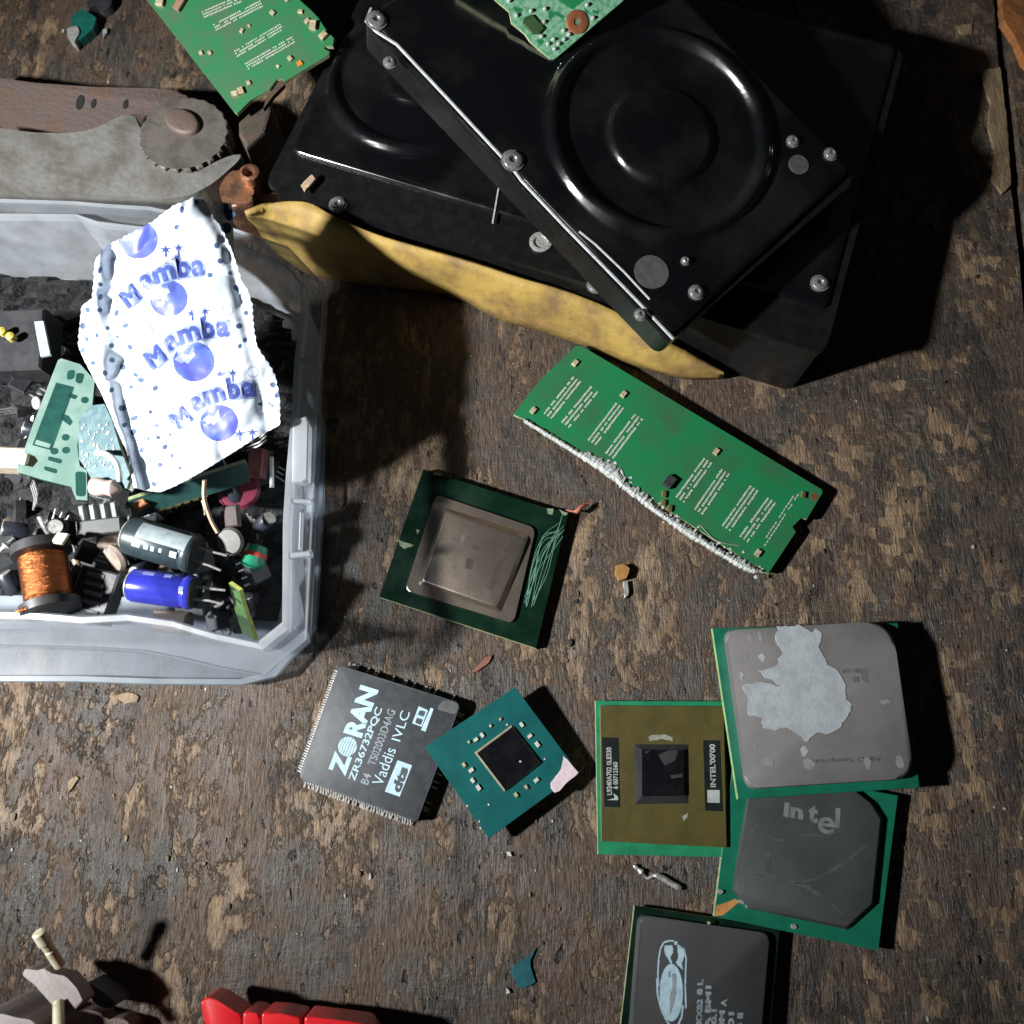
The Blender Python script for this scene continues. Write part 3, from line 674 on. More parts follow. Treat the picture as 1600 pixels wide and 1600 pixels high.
me = bpy.data.meshes.new('pins'); bm.to_mesh(me); bm.free(); b_ = link('pins', me, m_gold, am); b_['kind'] = 'stuff'
H = .0014; HM = .0046
m_ihs = M('brushed_heat_spreader', (.30, .28, .28), .48, .45, (.22, .205, .205), .08, rvar=.12, bump=.00003, bs=3)
l0 = roundpoly(fr.poly([z(*p) for p in ((705, 758), (1412, 712), (1318, 52), (612, 92))], H), [.003, .0055, .008, .003], 8)
l1 = roundpoly(fr.poly([z(*p) for p in ((705, 752), (1410, 708), (1316, 52), (616, 94))], HM), [.004, .0060, .0085, .004], 8)
prism('heat_spreader', l0, H-.0001, HM, m_ihs, am, .0007, 3, 45, l1)
m_paste = M('pale_thermal_paste', (.37, .405, .43), .8, 0, (.30, .325, .345), .30, bump=.00007, bs=2)
pp = [(840, 78), (930, 72), (960, 86), (985, 105), (1000, 85), (1025, 100), (1010, 170), (1050, 235), (1090, 262), (1120, 310), (1122, 380), (1150, 402), (1130, 450), (1100, 500), (1040, 530), (1000, 515), (962, 558), (925, 522), (870, 495), (830, 512), (780, 500), (775, 462), (712, 440), (718, 370), (695, 332), (705, 318), (765, 308), (858, 328), (790, 288), (758, 262), (830, 245), (862, 180), (830, 140)]
prism('thermal_paste', jag(fr.poly([z(*p) for p in pp], HM), .00028, .0007, 1), HM-.00002, HM+.00016, m_paste, am, .00006)
m_paste2 = M('thin_thermal_paste', (.335, .32, .32), .55, .3, (.28, .265, .265), .6)
for i, (x_, y_, rx, ry) in enumerate(((775, 207, 17, 22), (690, 285, 13, 24), (950, 595, 20, 24), (725, 125, 18, 22), (768, 118, 12, 30), (745, 573, 11, 9), (970, 650, 30, 26), (1290, 390, 30, 12), (800, 642, 34, 20), (700, 200, 20, 14), (1165, 405, 12, 6), (1215, 645, 18, 28), (840, 140, 10, 22), (1085, 440, 30, 50), (1350, 640, 20, 30))):
    a, b = fr.at(*z(x_, y_), HM); s_ = .00006
    prism('paste_smear', jag(ellipse(a, b, rx*s_*.8, ry*s_*.8, 14), .00026, .0003, i), HM-.00002, HM+.00007, m_paste if i in (0, 1, 2) else m_paste2, am)
m_etch = M('etched_mark', (.16, .15, .15), .5, .4)
text(fr, am, z, 'AMD Sempron', (1272, 612), (985, 626), (1275, 638), HM, m_etch, .02)
flat('etched_logo', [fr.poly([z(*p) for p in q], HM) for q in (((1105, 255), (1210, 250), (1213, 268), (1107, 272)), ((1185, 268), (1213, 268), (1218, 315), (1190, 300)), ((1150, 285), (1180, 285), (1180, 310), (1152, 310)))], HM, M('etched_faint', (.26, .245, .245), .5, .5), am)

# --- chip with oval logo, cut by the lower border
z = sub((960, 1400), 5.714)
fr = frame3(z(180, 88), .0036, z(1480, 290), .0030, z(74, 1143), .0040, .0014)
lo_ = thing('chipset_chip', 'dark grey chip with a pale oval logo, cut off by the lower border', 'chip', fr, 'loose processors and chips')
prism('substrate', fr.poly([z(*p) for p in ((180, 88), (1478, 282), (1352, 1640), (10, 1560))]), 0, .0014, [m_dgreen, m_edge], lo_, .00008)
H = .0014; HM = .0030
c0 = roundpoly(fr.poly([z(*p) for p in ((205, 160), (1392, 328), (1290, 1560), (100, 1480))], H), .002)
c1 = roundpoly(fr.poly([z(*p) for p in ((240, 168), (1385, 336), (1282, 1550), (135, 1470))], HM), .002)
prism('mold_cap', c0, H-.00005, HM, M('warm_grey_cap', (.058, .056, .053), .5, 0, (.044, .046, .050), .09, bump=.00004, bs=5), lo_, .0002, 2, 35, c1)
def ell(cx, cy, rx, ry, n=28): return fr.poly([z(cx+rx*math.cos(2*math.pi*i/n)+.04*(cy-860)*0, cy+ry*math.sin(2*math.pi*i/n)) for i in range(n)], HM)
flat('oval_logo', [ell(508, 862, 104, 258)], HM, m_print, lo_)
def ringstrip(pts, wz):
    pl = [Vector(fr.at(*z(*p), HM)) for p in pts]; out_ = []
    for a, b in zip(pl, pl[1:]):
        d = (b-a).normalized(); q = Vector((-d.y, d.x))*wz; e = d*wz*.5; out_.append([(a-q-e).to_tuple(), (b-q+e).to_tuple(), (b+q+e).to_tuple(), (a+q-e).to_tuple()])
    return out_
flat('logo_outline', ringstrip([(395, 800), (388, 700), (395, 560), (412, 470), (440, 415), (490, 398), (530, 402)], .00017)+ringstrip([(570, 440), (625, 480), (640, 560), (632, 800), (638, 1000)], .00017)+ringstrip([(380, 740), (385, 880), (420, 1020), (470, 1120), (520, 1190), (570, 1150), (600, 1080), (612, 980)], .0002), HM, m_print, lo_)
flat('logo_marks', [jag(fr.poly([z(*p) for p in q], HM), .00008, .0005, 5) for q in (((448, 445), (520, 440), (522, 500), (500, 545), (518, 590), (505, 610), (470, 545), (446, 505)), ((560, 445), (600, 462), (632, 500), (620, 545), (605, 600), (612, 660), (570, 620), (552, 600), (570, 540)), ((535, 405), (562, 410), (556, 440), (538, 436)))], HM, m_print, lo_)
flat('logo_shading', [roundpoly(fr.poly([z(*p) for p in q], HM), .0005) for q in (((475, 680), (500, 660), (500, 730), (480, 725)), ((510, 690), (552, 690), (548, 860), (530, 960), (495, 1060), (490, 900), (520, 800)))], HM+.00005, m_printdim, lo_)
for i, (t_, x_, y0_, y1_) in enumerate((('8 L', 796, 885, 742), ('KX82', 790, 1143, 920), ('8A BM1', 866, 1260, 800), ('7L0.1', 918, 1260, 1010), ('00M', 988, 1260, 1022), ('A', 1008, 988, 918), ('B01', 1072, 1260, 1034), ('S1', 1150, 1260, 1042))):
    text(fr, lo_, z, t_, (x_-8, y0_), (x_, y1_), (x_-62, y0_), HM, m_printdim, .05)
x, y = fr.at(*z(840, 240), HM); prism('pale_speck', jag(ellipse(x, y, .0004, n=7), .0001, .01), HM-.0001, HM+.0002, m_cap, lo_)

# ================================================================== translucent box
m_box = plastic_film('milky_polypropylene', (.70, .76, .84), .55, thick=.35)
m_boxrim = plastic_film('milky_rim', (.44, .47, .50), .66)
ZR = .033
lip = [(0, 334), (120, 335), (152, 346), (200, 352), (300, 364), (380, 384), (445, 413), (474, 448), (473, 495), (465, 560), (460, 651), (452, 740), (447, 820), (446, 980), (408, 1011), (337, 996), (270, 976), (200, 966), (130, 970), (60, 964), (0, 962)]
outr = [(0, 314), (120, 318), (170, 322), (236, 326), (320, 344), (380, 364), (452, 388), (507, 446), (505, 495), (500, 560), (496, 651), (492, 740), (488, 820), (479, 1000), (412, 1057), (340, 1044), (280, 1030), (220, 1018), (140, 1013), (60, 1011), (0, 1010)]
LEFT = -.23
bx = bpy.data.objects.new('plastic_box', None); C.objects.link(bx); tag(bx, 'milky translucent plastic box full of salvaged electronic parts', 'box')
bx.location = (-.12, .05, 0); BO = Vector(bx.location)
def ringpts(px, zz): return [P(u, v, zz) for u, v in px]
li = ringpts(lip, ZR); ou = ringpts(outr, ZR-.003)
def closed(pts, first, last):       # carry the outline on to the left, outside the picture
    return [Vector((LEFT, first.y+.002, pts[0].z))]+pts+[Vector((LEFT, last.y-.002, pts[0].z))]
li = closed(li, li[0], li[-1]); ou = closed(ou, ou[0], ou[-1])
cen = Vector((-.13, .055, 0))
def shrink(pts, k, zz, dx=0): return [Vector((cen.x+(p.x-cen.x)*k, cen.y+(p.y-cen.y)*k, zz)) for p in pts]
def band(name, rings, mat, close=False, th=.0009):
    vs = [v-BO for r in rings for v in r]; n = len(rings[0]); fs = []
    for a in range(len(rings)-1):
        for i in range(n): fs.append((a*n+i, a*n+(i+1) % n, (a+1)*n+(i+1) % n, (a+1)*n+i))
    if close: fs.append(tuple(range((len(rings)-1)*n, len(rings)*n)))
    me = bpy.data.meshes.new(name); me.from_pydata(vs, [], fs); o = link(name, me, mat, bx)
    if th: s = o.modifiers.new('thickness', 'SOLIDIFY'); s.thickness = th; s.offset = 0
    return o
wall_top = shrink(li, .985, ZR-.0015)
fl = shrink(li, .975, .0016)
band('wall', [wall_top, shrink(li, .983, ZR*.6), shrink(li, .98, .004), fl], m_box, True, 0)
lip_in = shrink(li, .985, ZR-.0012); lip_hi = shrink(li, .992, ZR+.0003); lip_out = shrink(li, 1.006, ZR); lip_dn = shrink(li, 1.008, ZR-.003)
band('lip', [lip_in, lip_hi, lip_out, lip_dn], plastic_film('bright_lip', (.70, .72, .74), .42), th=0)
band('flange', [shrink(li, 1.008, ZR-.0032), ou, [Vector((p.x, p.y, ZR-.0075)) for p in shrink(ou, 1.0, 0)]], m_boxrim, th=0)
ridge = [p.lerp(q, .93) for p, q in zip(li, ou)]
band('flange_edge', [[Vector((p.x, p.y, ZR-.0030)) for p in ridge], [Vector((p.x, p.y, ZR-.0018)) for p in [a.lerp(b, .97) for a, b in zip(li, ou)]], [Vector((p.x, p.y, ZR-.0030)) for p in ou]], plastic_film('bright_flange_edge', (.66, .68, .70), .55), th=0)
def slab(name, px, z0, z1, mat):
    pts = [P(u, v, z1) for u, v in px]; return prism(name, [(p.x-BO.x, p.y-BO.y) for p in pts], z0, z1, mat, bx, .0003)
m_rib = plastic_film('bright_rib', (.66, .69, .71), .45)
slab('rib', [(463, 556), (498, 562), (498, 568), (463, 562)], ZR-.003, ZR-.0006, m_rib)
slab('rib', [(449, 778), (488, 780), (488, 786), (449, 784)], ZR-.003, ZR-.0006, m_rib)
slab('rib', [(448, 864), (486, 860), (486, 868), (448, 872)], ZR-.003, ZR-.0004, m_rib)
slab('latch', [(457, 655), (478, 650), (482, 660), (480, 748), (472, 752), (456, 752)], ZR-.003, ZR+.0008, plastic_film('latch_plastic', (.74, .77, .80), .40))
slab('rib', [(468, 800), (472, 800), (470, 858), (466, 858)], ZR-.003, ZR-.0010, m_rib)

# its lid, lying open side up under the box
lidpx = [(0, 470), (200, 476), (400, 530), (480, 590), (508, 660), (505, 800), (494, 985), (432, 1058), (380, 1071), (240, 1070), (120, 1066), (0, 1066)]
lo1 = [P(u, v, .005) for u, v in lidpx]; lo1 = [Vector((LEFT, lo1[0].y, .005))]+lo1+[Vector((LEFT, lo1[-1].y, .005))]
bl_ = bpy.data.objects.new('box_lid', None); C.objects.link(bl_); bl_.location = BO; tag(bl_, 'shallow milky plastic lid showing below the front wall of the box', 'lid')
bxs = bx; bx = bl_
band('tray', [[Vector((p.x, p.y, .0052)) for p in shrink(lo1, 1.0, 0)], [Vector((p.x, p.y, .0008)) for p in shrink(lo1, .992, 0)]], plastic_film('bluish_lid_wall', (.28, .33, .39), .45), True, 0)
band('tray_edge', [[Vector((p.x, p.y, .0046)) for p in shrink(lo1, 1.001, 0)], [Vector((p.x, p.y, .0056)) for p in shrink(lo1, .998, 0)], [Vector((p.x, p.y, .0056)) for p in shrink(lo1, .985, 0)]], plastic_film('bluish_lid_edge', (.40, .45, .50), .40), th=0)
bx = bxs

# ================================================================== sweet wrapper
wout = [(300, 309), (319, 312), (334, 341), (350, 365), (362, 391), (371, 418), (378, 441), (386, 452), (394, 475), (396, 505), (400, 537), (408, 552), (416, 562), (425, 576), (431, 591), (437, 622), (437, 664), (400, 684), (350, 716), (310, 740), (275, 759), (250, 769), (225, 766), (209, 762), (203, 730), (197, 703), (184, 675), (172, 645), (159, 616), (141, 581), (130, 560), (122, 541), (124, 510), (128, 478), (144, 466), (146, 438), (148, 409), (158, 392), (172, 381), (190, 372), (212, 360), (237, 347), (255, 333), (269, 322)]
def inside(x, y, poly):
    c = False
    for i in range(len(poly)):
        (x0, y0), (x1, y1) = poly[i-1], poly[i]
        if (y0 > y) != (y1 > y) and x < (x1-x0)*(y-y0)/(y1-y0)+x0: c = not c
    return c
def interp(v, tab):
    for (a, x), (b, y) in zip(tab, tab[1:]):
        if v <= b: return x+(y-x)*max(0, (v-a))/(b-a)
    return tab[-1][1]
crest = [(300, 150), (400, 152), (470, 146), (560, 150), (620, 170), (680, 190), (760, 215)]
vall = [(300, 176), (400, 178), (480, 176), (560, 192), (640, 194), (700, 212), (760, 228)]
shoul = [(300, 205), (400, 222), (480, 206), (560, 210), (640, 206), (700, 224), (760, 245)]
def wz(u, v):
    t = (v-310)/450
    zz = .0500-.0170*t+.002*math.sin(math.pi*min(1, max(0, (u-130)/300)))
    a, b, c = interp(v, crest), interp(v, vall), interp(v, shoul)
    if u < a: f = .0012*max(0, 1-(a-u)/26)
    elif u < b: q = (u-a)/(b-a); f = .0012-.0030*(q*q*(3-2*q))
    elif u < c: q = (u-b)/(c-b); f = -.0018+.0018*(q*q*(3-2*q))
    else: f = 0
    zz += f
    n1 = noise.noise(Vector((u*.013+v*.006, v*.010-u*.004, 1.3))); n2 = noise.noise(Vector((u*.034-v*.014, v*.026+u*.012, 5.1)))
    zz += .0028*abs(n1)+.0008*abs(n2)+.0002*abs(noise.noise(Vector((u*.06+v*.03, v*.05-u*.02, 2))))
    # pinched crease running down from the top and along the right edge
    d = abs((u-330)*.85-(v-330)*.36); zz -= .0013*math.exp(-(d/9)**2)*max(0, 1-(v-310)/260)
    d = abs((u-395)*.9-(v-560)*.2); zz -= .0006*math.exp(-(d/8)**2)
    d = abs((v-420)+(u-250)*.42); zz -= .0003*math.exp(-(d/7)**2)
    return zz
m_foil = M('white_wrapper_paper', (.68, .74, .82), .40, 0, (.62, .69, .79), .05, coat=.1)
WB = Vector((-.085, .055, .04))
wr = bpy.data.objects.new('sweet_wrapper', None); C.objects.link(wr); wr.location = WB
tag(wr, 'crumpled white sweet wrapper with blue Mamba lettering and dark dots, lying in the box', 'wrapper')
def wp(u, v, lift=0.): return P(u, v, wz(u, v)+lift)-WB
bm = bmesh.new(); st = 5
dense = []
rnd = random.Random(2)
for i in range(len(wout)):
    a, b = wout[i], wout[(i+1) % len(wout)]; n = max(1, int(math.dist(a, b)/5))
    zig = .9 if (i < 16 or i > 30) else .35
    for j in range(n):
        t = j/n; s_ = zig*(1 if (len(dense) % 2) else -1)*rnd.uniform(.2, 1.5); dx, dy = b[0]-a[0], b[1]-a[1]; q = math.hypot(dx, dy)
        dense.append((a[0]+dx*t-dy/q*s_, a[1]+dy*t+dx/q*s_))
grid = [(u, v) for u in range(115, 445, 4) for v in range(300, 775, 4) if inside(u, v, wout) and min(math.dist((u, v), d) for d in dense) > 2.6]
from mathutils import geometry
m_blue = M('blue_print', (.055, .080, .30), .45, 0, (.07, .11, .36), .2); m_lilac = M('lilac_print', (.34, .40, .66), .45); m_violet = M('violet_print', (.11, .12, .50), .4, 0, (.09, .14, .46), .1)
m_dot = M('slate_dot_print', (.07, .12, .24), .5)
zw = sub((100, 300), 3.2)
shapes = []                     # (material slot, outline loops as point-pair edges), later ones printed over earlier ones
def outline(pts): return [(pts[i], pts[(i+1) % len(pts)]) for i in range(len(pts))]
def printed(slot, pts): shapes.append((slot, outline([zw(*p) for p in pts])))
def boundary(tf):
    cnt = {}
    for f in tf:
        for a, b in zip(f, f[1:]+f[:1]): cnt.setdefault((min(a, b), max(a, b)), []).append((a, b))
    return [v[0] for v in cnt.values() if len(v) == 1]
for cx, cy, r_ in ((370, 238, 100), (524, 532, 95), (650, 848, 104), (776, 1155, 95)):
    printed(3, ellipse(cx, cy, r_, r_*.96, 26))
    printed(2, [(cx-r_*.95, cy-r_*.1), (cx-r_*.75, cy-r_*.30), (cx-r_*.55, cy-r_*.45), (cx-r_*.42, cy-r_*.30), (cx-r_*.3, cy-r_*.25), (cx-r_*.16, cy-r_*.55), (cx-r_*.05, cy-r_*.75), (cx+r_*.0, cy-r_*.5), (cx+r_*.05, cy-r_*.3), (cx-r_*.15, cy-r_*.05), (cx-r_*.3, cy+r_*.12), (cx-r_*.45, cy+r_*.0), (cx-r_*.6, cy+r_*.08)])
letters = (('M', (450, 890), 92, -38, 96), ('a', (530, 800), 64, -28, 76), ('m', (585, 770), 112, -18, 78), ('b', (698, 738), 64, -10, 112), ('a', (766, 728), 66, -5, 80))
LAYOUT = {0: ((-125, -305), 1.0), 1: ((0, 0), 1.0), 2: ((128, 302), .97)}
for r_, ((dx, dy), k) in LAYOUT.items():
    for off, g, slot in ((.06, 8, 2), (.0, 0, 1)):
        for ch, (x, y), wd, ang, ht in letters:
            tv, tf = text_mesh(ch, .045); a = math.radians(ang)
            bd = boundary(tf); pt = []
            for tx, ty in tv:
                lx, ly = -g+tx*(wd+2*g), -(ty*(ht+2*g)-g)
                pt.append(zw(x+dx+(lx*math.cos(a)-ly*math.sin(a))*k, y+dy+(lx*math.sin(a)+ly*math.cos(a))*k))
            if slot == 2:           # pale halo: the letter's own outer box, rounded
                q = roundpoly([(-g, g), (wd+g, g), (wd+g, -ht-g), (-g, -ht-g)], 18, 4)
                printed(2, [(x+dx+(lx*math.cos(a)-ly*math.sin(a))*k, y+dy+(lx*math.sin(a)+ly*math.cos(a))*k) for lx, ly in q]) if ch != 'b' else printed(2, [(x+dx+(lx*math.cos(a)-ly*math.sin(a))*k, y+dy+(lx*math.sin(a)+ly*math.cos(a))*k) for lx, ly in roundpoly([(-g, g), (wd+g, g), (wd+g, -ht*.72), (wd*.42, -ht*.76), (wd*.42, -ht-g), (-g, -ht-g)], 12, 4)])
            else: shapes.append((1, [(pt[i], pt[j]) for i, j in bd]))
for cx, cy in ((540, 282), (672, 600), (812, 908), (910, 1205)):
    for ox, s_ in ((-32, 1), (32, .9)):
        printed(1, [(cx+ox+(38 if i % 2 else 12)*s_*math.cos(2*math.pi*i/10+.3), cy-ox*.12+(38 if i % 2 else 12)*s_*math.sin(2*math.pi*i/10+.3)*.62) for i in range(10)])
        printed(1, [(cx+ox-4, cy+5), (cx+ox+5, cy+5), (cx+ox+8, cy+42), (cx+ox-2, cy+42)])
for cx, cy in ((673, 275), (818, 590), (945, 900)):
    printed(2, ellipse(cx, cy, 29, n=16)); printed(0, ellipse(cx, cy, 24, n=16))
dots = [(180, 390), (182, 462), (182, 525), (178, 590), (263, 605), (218, 680), (308, 668), (165, 717), (275, 720), (238, 768), (330, 775), (146, 855), (240, 840), (295, 875), (205, 905), (238, 990), (360, 915), (385, 937), (335, 975), (383, 985), (457, 980), (432, 1100), (302, 1165), (347, 1200), (465, 1170), (390, 1290), (420, 1235), (475, 1225), (525, 1215), (505, 1275), (540, 1318), (480, 1365), (430, 1350), (580, 1380), (450, 1460), (590, 88), (565, 175), (660, 45), (765, 268), (780, 345), (730, 415), (830, 405), (910, 605), (875, 670), (905, 740), (880, 770), (1045, 965), (980, 1060), (1033, 1063), (1066, 1015), (112, 735), (92, 790), (95, 670), (118, 590), (350, 1130), (290, 1080), (860, 480)]
rnd = random.Random(8)
for x, y in dots: printed(4, ellipse(x, y, rnd.uniform(9, 16), rnd.uniform(10, 19), 10, rnd.uniform(0, 3)))
pts2 = [Vector(p) for p in dense+grid]; nd = len(dense); cons = [(i, (i+1) % nd) for i in range(nd)]
for _, ed in shapes:
    for a, b in ed: n0 = len(pts2); pts2 += [Vector(a), Vector(b)]; cons.append((n0, n0+1))
vv, _, ff, *_r = geometry.delaunay_2d_cdt(pts2, cons, [], 0, 1e-3)
vv = list(vv); keep, slots = [], []
boxes = [(min(min(a[0], b[0]) for a, b in ed), max(max(a[0], b[0]) for a, b in ed), min(min(a[1], b[1]) for a, b in ed), max(max(a[1], b[1]) for a, b in ed)) for _, ed in shapes]
def in_edges(x, y, ed):
    c = False
    for (x0, y0), (x1, y1) in ed:
        if (y0 > y) != (y1 > y) and x < (x1-x0)*(y-y0)/(y1-y0)+x0: c = not c
    return c
for f in ff:
    x = sum(vv[i].x for i in f)/len(f); y = sum(vv[i].y for i in f)/len(f)
    if not inside(x, y, dense): continue
    sl = 0
    for (q, ed), (a, b, c, d) in zip(shapes, boxes):
        if a <= x <= b and c <= y <= d and in_edges(x, y, ed): sl = q
    keep.append(tuple(f)); slots.append(sl)
used_ = sorted({i for f in keep for i in f}); rm = {o_: n_ for n_, o_ in enumerate(used_)}
me = bpy.data.meshes.new('sheet'); me.from_pydata([wp(vv[i].x, vv[i].y) for i in used_], [], [tuple(rm[i] for i in f) for f in keep])
me.polygons.foreach_set('material_index', slots)
o = link('sheet', me, [m_foil, m_blue, m_lilac, m_violet, m_dot], wr, 180)
# shaded flap at the far right
fl_ = [(333, 314), (362, 318), (364, 345), (366, 395), (352, 366), (338, 342)]
me = bpy.data.meshes.new('flap'); me.from_pydata([P(u, v, .043)-WB if k in (1, 2, 3) else P(u, v, wz(u, v)-.001)-WB for k, (u, v) in enumerate(fl_)], [], [(0, 1, 2, 5), (5, 2, 3, 4)]); link('folded_flap', me, m_foil, wr)
n = 0
for x, y in ((720, 85), (800, 85), (770, 165), (830, 115), (812, 182), (820, 240), (832, 298)):
    p = zw(x, y); 
    if not inside(*p, wout) and inside(*p, fl_):
        bm = bmesh.new(); bm_prism(bm, ellipse(0, 0, .0014, .0017, 8), 0, .0001); me = bpy.data.meshes.new('d'); bm.to_mesh(me); bm.free(); o = link('printed_dot', me, m_dot, wr); o.location = P(*p, .0462)-WB

# ================================================================== what lies in the box
BOX = 'electronic parts heaped in the plastic box'
def lying(name, label, cat, a, b, zc, group=BOX):
    """frame with z along a->b (a cylinder lying down) ; returns empty, length"""
    A, B = P(*a, zc), P(*b, zc); ax = (B-A).normalized(); x = Vector((0, 0, 1)); y = ax.cross(x).normalized(); x = y.cross(ax)
    m = Matrix((x, y, ax)).transposed().to_4x4(); m.translation = A
    return thing(name, label, cat, m, group), (B-A).length
def pxlen(px, at, zc): return (P(at[0]+px, at[1], zc)-P(*at, zc)).length
m_cu = M('copper_wire', (.46, .15, .05), .25, .9, (.28, .085, .03), .3, bump=.00025, bs=1., aniso=(.2, .2, 9))
m_ferr = M('ferrite', (.035, .034, .036), .5)
e, ln = lying('copper_coil', 'copper wound coil on a black core near the front wall of the box', 'coil', (66, 868), (78, 940), .030)
r = pxlen(35, (70, 900), .03)
lathe('winding', [(r*.9, 0), (r, .0006)]+[(r*(1+.012*(i % 2)), .0006+(ln-.0012)*i/40) for i in range(41)]+[(r, ln-.0006), (r*.9, ln)], m_cu, e, 32)
lathe('flange', [(r*.6, -.0030), (r*1.22, -.0028), (r*1.25, -.0004), (r*.8, 0)], m_ferr, e, 28); lathe('flange', [(r*.8, ln), (r*1.25, ln+.0004), (r*1.22, ln+.0024), (r*.6, ln+.0026)], m_ferr, e, 28)
tube('lead', [(r*.9, .002, ln+.001), (r*1.15, .0025, ln+.002), (r*1.1, .005, ln+.0022)], .0004, m_cu, e, 6)
def elcap(name, label, a, b, zc, rpx, col, stripe, top=True):
    e, ln = lying(name, label, 'capacitor', a, b, zc); r = pxlen(rpx, a, zc)
    lathe('sleeve', [(r*.80, 0), (r*.96, .0002), (r, .0008), (r, ln*.82), (r*.93, ln*.85), (r*.93, ln*.875), (r, ln*.90), (r, ln-.0006), (r*.94, ln)], col, e, 32)
    lathe('can_end', [(r*.82, -.0003), (r*.80, -.0006), (r*.05, -.0006)], m_silver, e, 28); lathe('seal', [(r*.92, ln-.0002), (r*.9, ln+.0003), (r*.1, ln+.0003)], m_blackplastic, e, 24)
    if stripe:
        bm = bmesh.new(); a0, a1, k = stripe[1], stripe[2], 8
        for i in range(k+1):
            t = a0+(a1-a0)*i/k; rr_ = r+.00005
            v0 = bm.verts.new((rr_*math.cos(t), rr_*math.sin(t), ln*stripe[3])); v1 = bm.verts.new((rr_*math.cos(t), rr_*math.sin(t), ln*stripe[4]))
            if i: bm.faces.new((p0, v0, v1, p1))
            p0, p1 = v0, v1
        me = bpy.data.meshes.new('stripe'); bm.to_mesh(me); bm.free(); link('stripe', me, stripe[0], e, 180)
    for s in (-1, 1): tube('lead', [(0, s*r*.35, ln), (0, s*r*.35, ln+.004), (-.001, s*r*.4, ln+.007)], .0003, m_silver, e, 6)
    return e, ln, r
def cyl_print(e, ln, r, mat, a, rows):
    bm = bmesh.new()
    for t0, t1, z0, z1 in rows:
        v = [bm.verts.new(((r+.00006)*math.cos(a+t), (r+.00006)*math.sin(a+t), ln*zz)) for t, zz in ((t0, z0), (t0, z1), ((t0+t1)/2, z1), (t1, z1), (t1, z0), ((t0+t1)/2, z0))]; bm.faces.new(v)
    me = bpy.data.meshes.new('pr'); bm.to_mesh(me); bm.free(); link('print_mark', me, mat, e)
m_sl = M('dark_sleeve', (.030, .045, .052), .35, 0, (.022, .034, .040), .3); m_bl = M('blue_sleeve', (.030, .035, .36), .2, 0, (.022, .028, .28), .3, coat=.5); m_gs = M('grey_stripe', (.30, .36, .38), .5)
e, ln, r = elcap('capacitor', 'blue can capacitor near the front wall of the box', (207, 914), (303, 926), .027, 27, m_bl, None)
cyl_print(e, ln, r, M('violet_mark', (.22, .24, .55), .4), 0, ((-.85, -.55, .22, .40), (-.85, -.55, .56, .68), (-.1, .15, .86, .93)))
e, ln, r = elcap('capacitor', 'dark can capacitor with a light grey stripe, behind the blue one', (203, 836), (306, 866), .026, 31, m_sl, (m_gs, -.75, .15, .22, .95))
cyl_print(e, ln, r, m_print, 0, ((.30, .62, .20, .32), (.35, .6, .38, .44), (.35, .6, .48, .53), (.35, .55, .60, .64), (.32, .62, .76, .86)))

def placed(name, label, cat, px, zz, rot=0., tilt=(0, 0), group=BOX):
    p = P(*px, zz); m = Matrix.Translation(p) @ Matrix.Rotation(rot, 4, 'Z') @ Matrix.Rotation(tilt[0], 4, 'X') @ Matrix.Rotation(tilt[1], 4, 'Y')
    return thing(name, label, cat, m, group)
def disc(parent, r, th, mat, name='disc'): return lathe(name, [(r*.3, -th*.5), (r*.85, -th*.45), (r, 0), (r*.85, th*.45), (r*.3, th*.5)], mat, parent, 24)
e = placed('disc_capacitor', 'round grey disc part with a cream lead, right of the dark capacitor', 'disc', (360, 846), .024, .3, (.35, -.25))
disc(e, .0036, .0020, M('grey_ceramic', (.13, .12, .115), .55, 0, (.10, .095, .09), .5)); tube('lead', curve_pts([(-.002, .003, .001), (-.0022, .007, .002), (-.001, .012, .004), (.001, .016, .005)], 4), .0006, M('cream_lead', (.55, .38, .26), .5), e, 6)
e = placed('lead_sleeve', 'short brown block just above the round grey disc', 'component', (363, 806), .025, .1, (.3, 0)); prism('block', rect(0, 0, .0035, .0055), -.0012, .0012, M('brown_block', (.09, .065, .06), .5), e, .0004)
e = placed('disc_capacitor', 'dark red disc part in the shade below the wrapper', 'disc', (372, 764), .014, .5, (.2, .2)); disc(e, .0058, .0025, M('maroon_ceramic', (.20, .035, .06), .4)); tube('lead', [(0, .005, 0), (0, .010, -.001)], .0003, m_silver, e, 5)
e, ln = lying('green_lamp', 'small rounded green component with a red band near the right wall', 'component', (402, 852), (392, 888), .017)
lathe('body', [(.001, 0), (.0028, .0004), (.0030, .002), (.0030, ln*.8), (.0022, ln*.95), (.0004, ln)], M('green_lens', (.02, .22, .12), .3), e, 20); lathe('red_band', [(.0031, ln*.36), (.00318, ln*.4), (.00318, ln*.5), (.0031, ln*.54)], M('red_band', (.5, .04, .03), .4), e, 20)
e = placed('small_relay', 'dull red block beside the right wall of the box', 'component', (402, 724), .020, -.1, (.2, 0)); prism('block', rect(0, 0, .0042, .0075), -.002, .002, M('dull_red', (.24, .085, .08), .5), e, .0004)
o = tube('pale_strip', [P(424, 714, .022), P(425, 762, .020)], .0006, M('pale_strip', (.55, .58, .6), .5), None, 6); tag(o, 'thin pale strip standing against the right wall of the box', 'strip', BOX)
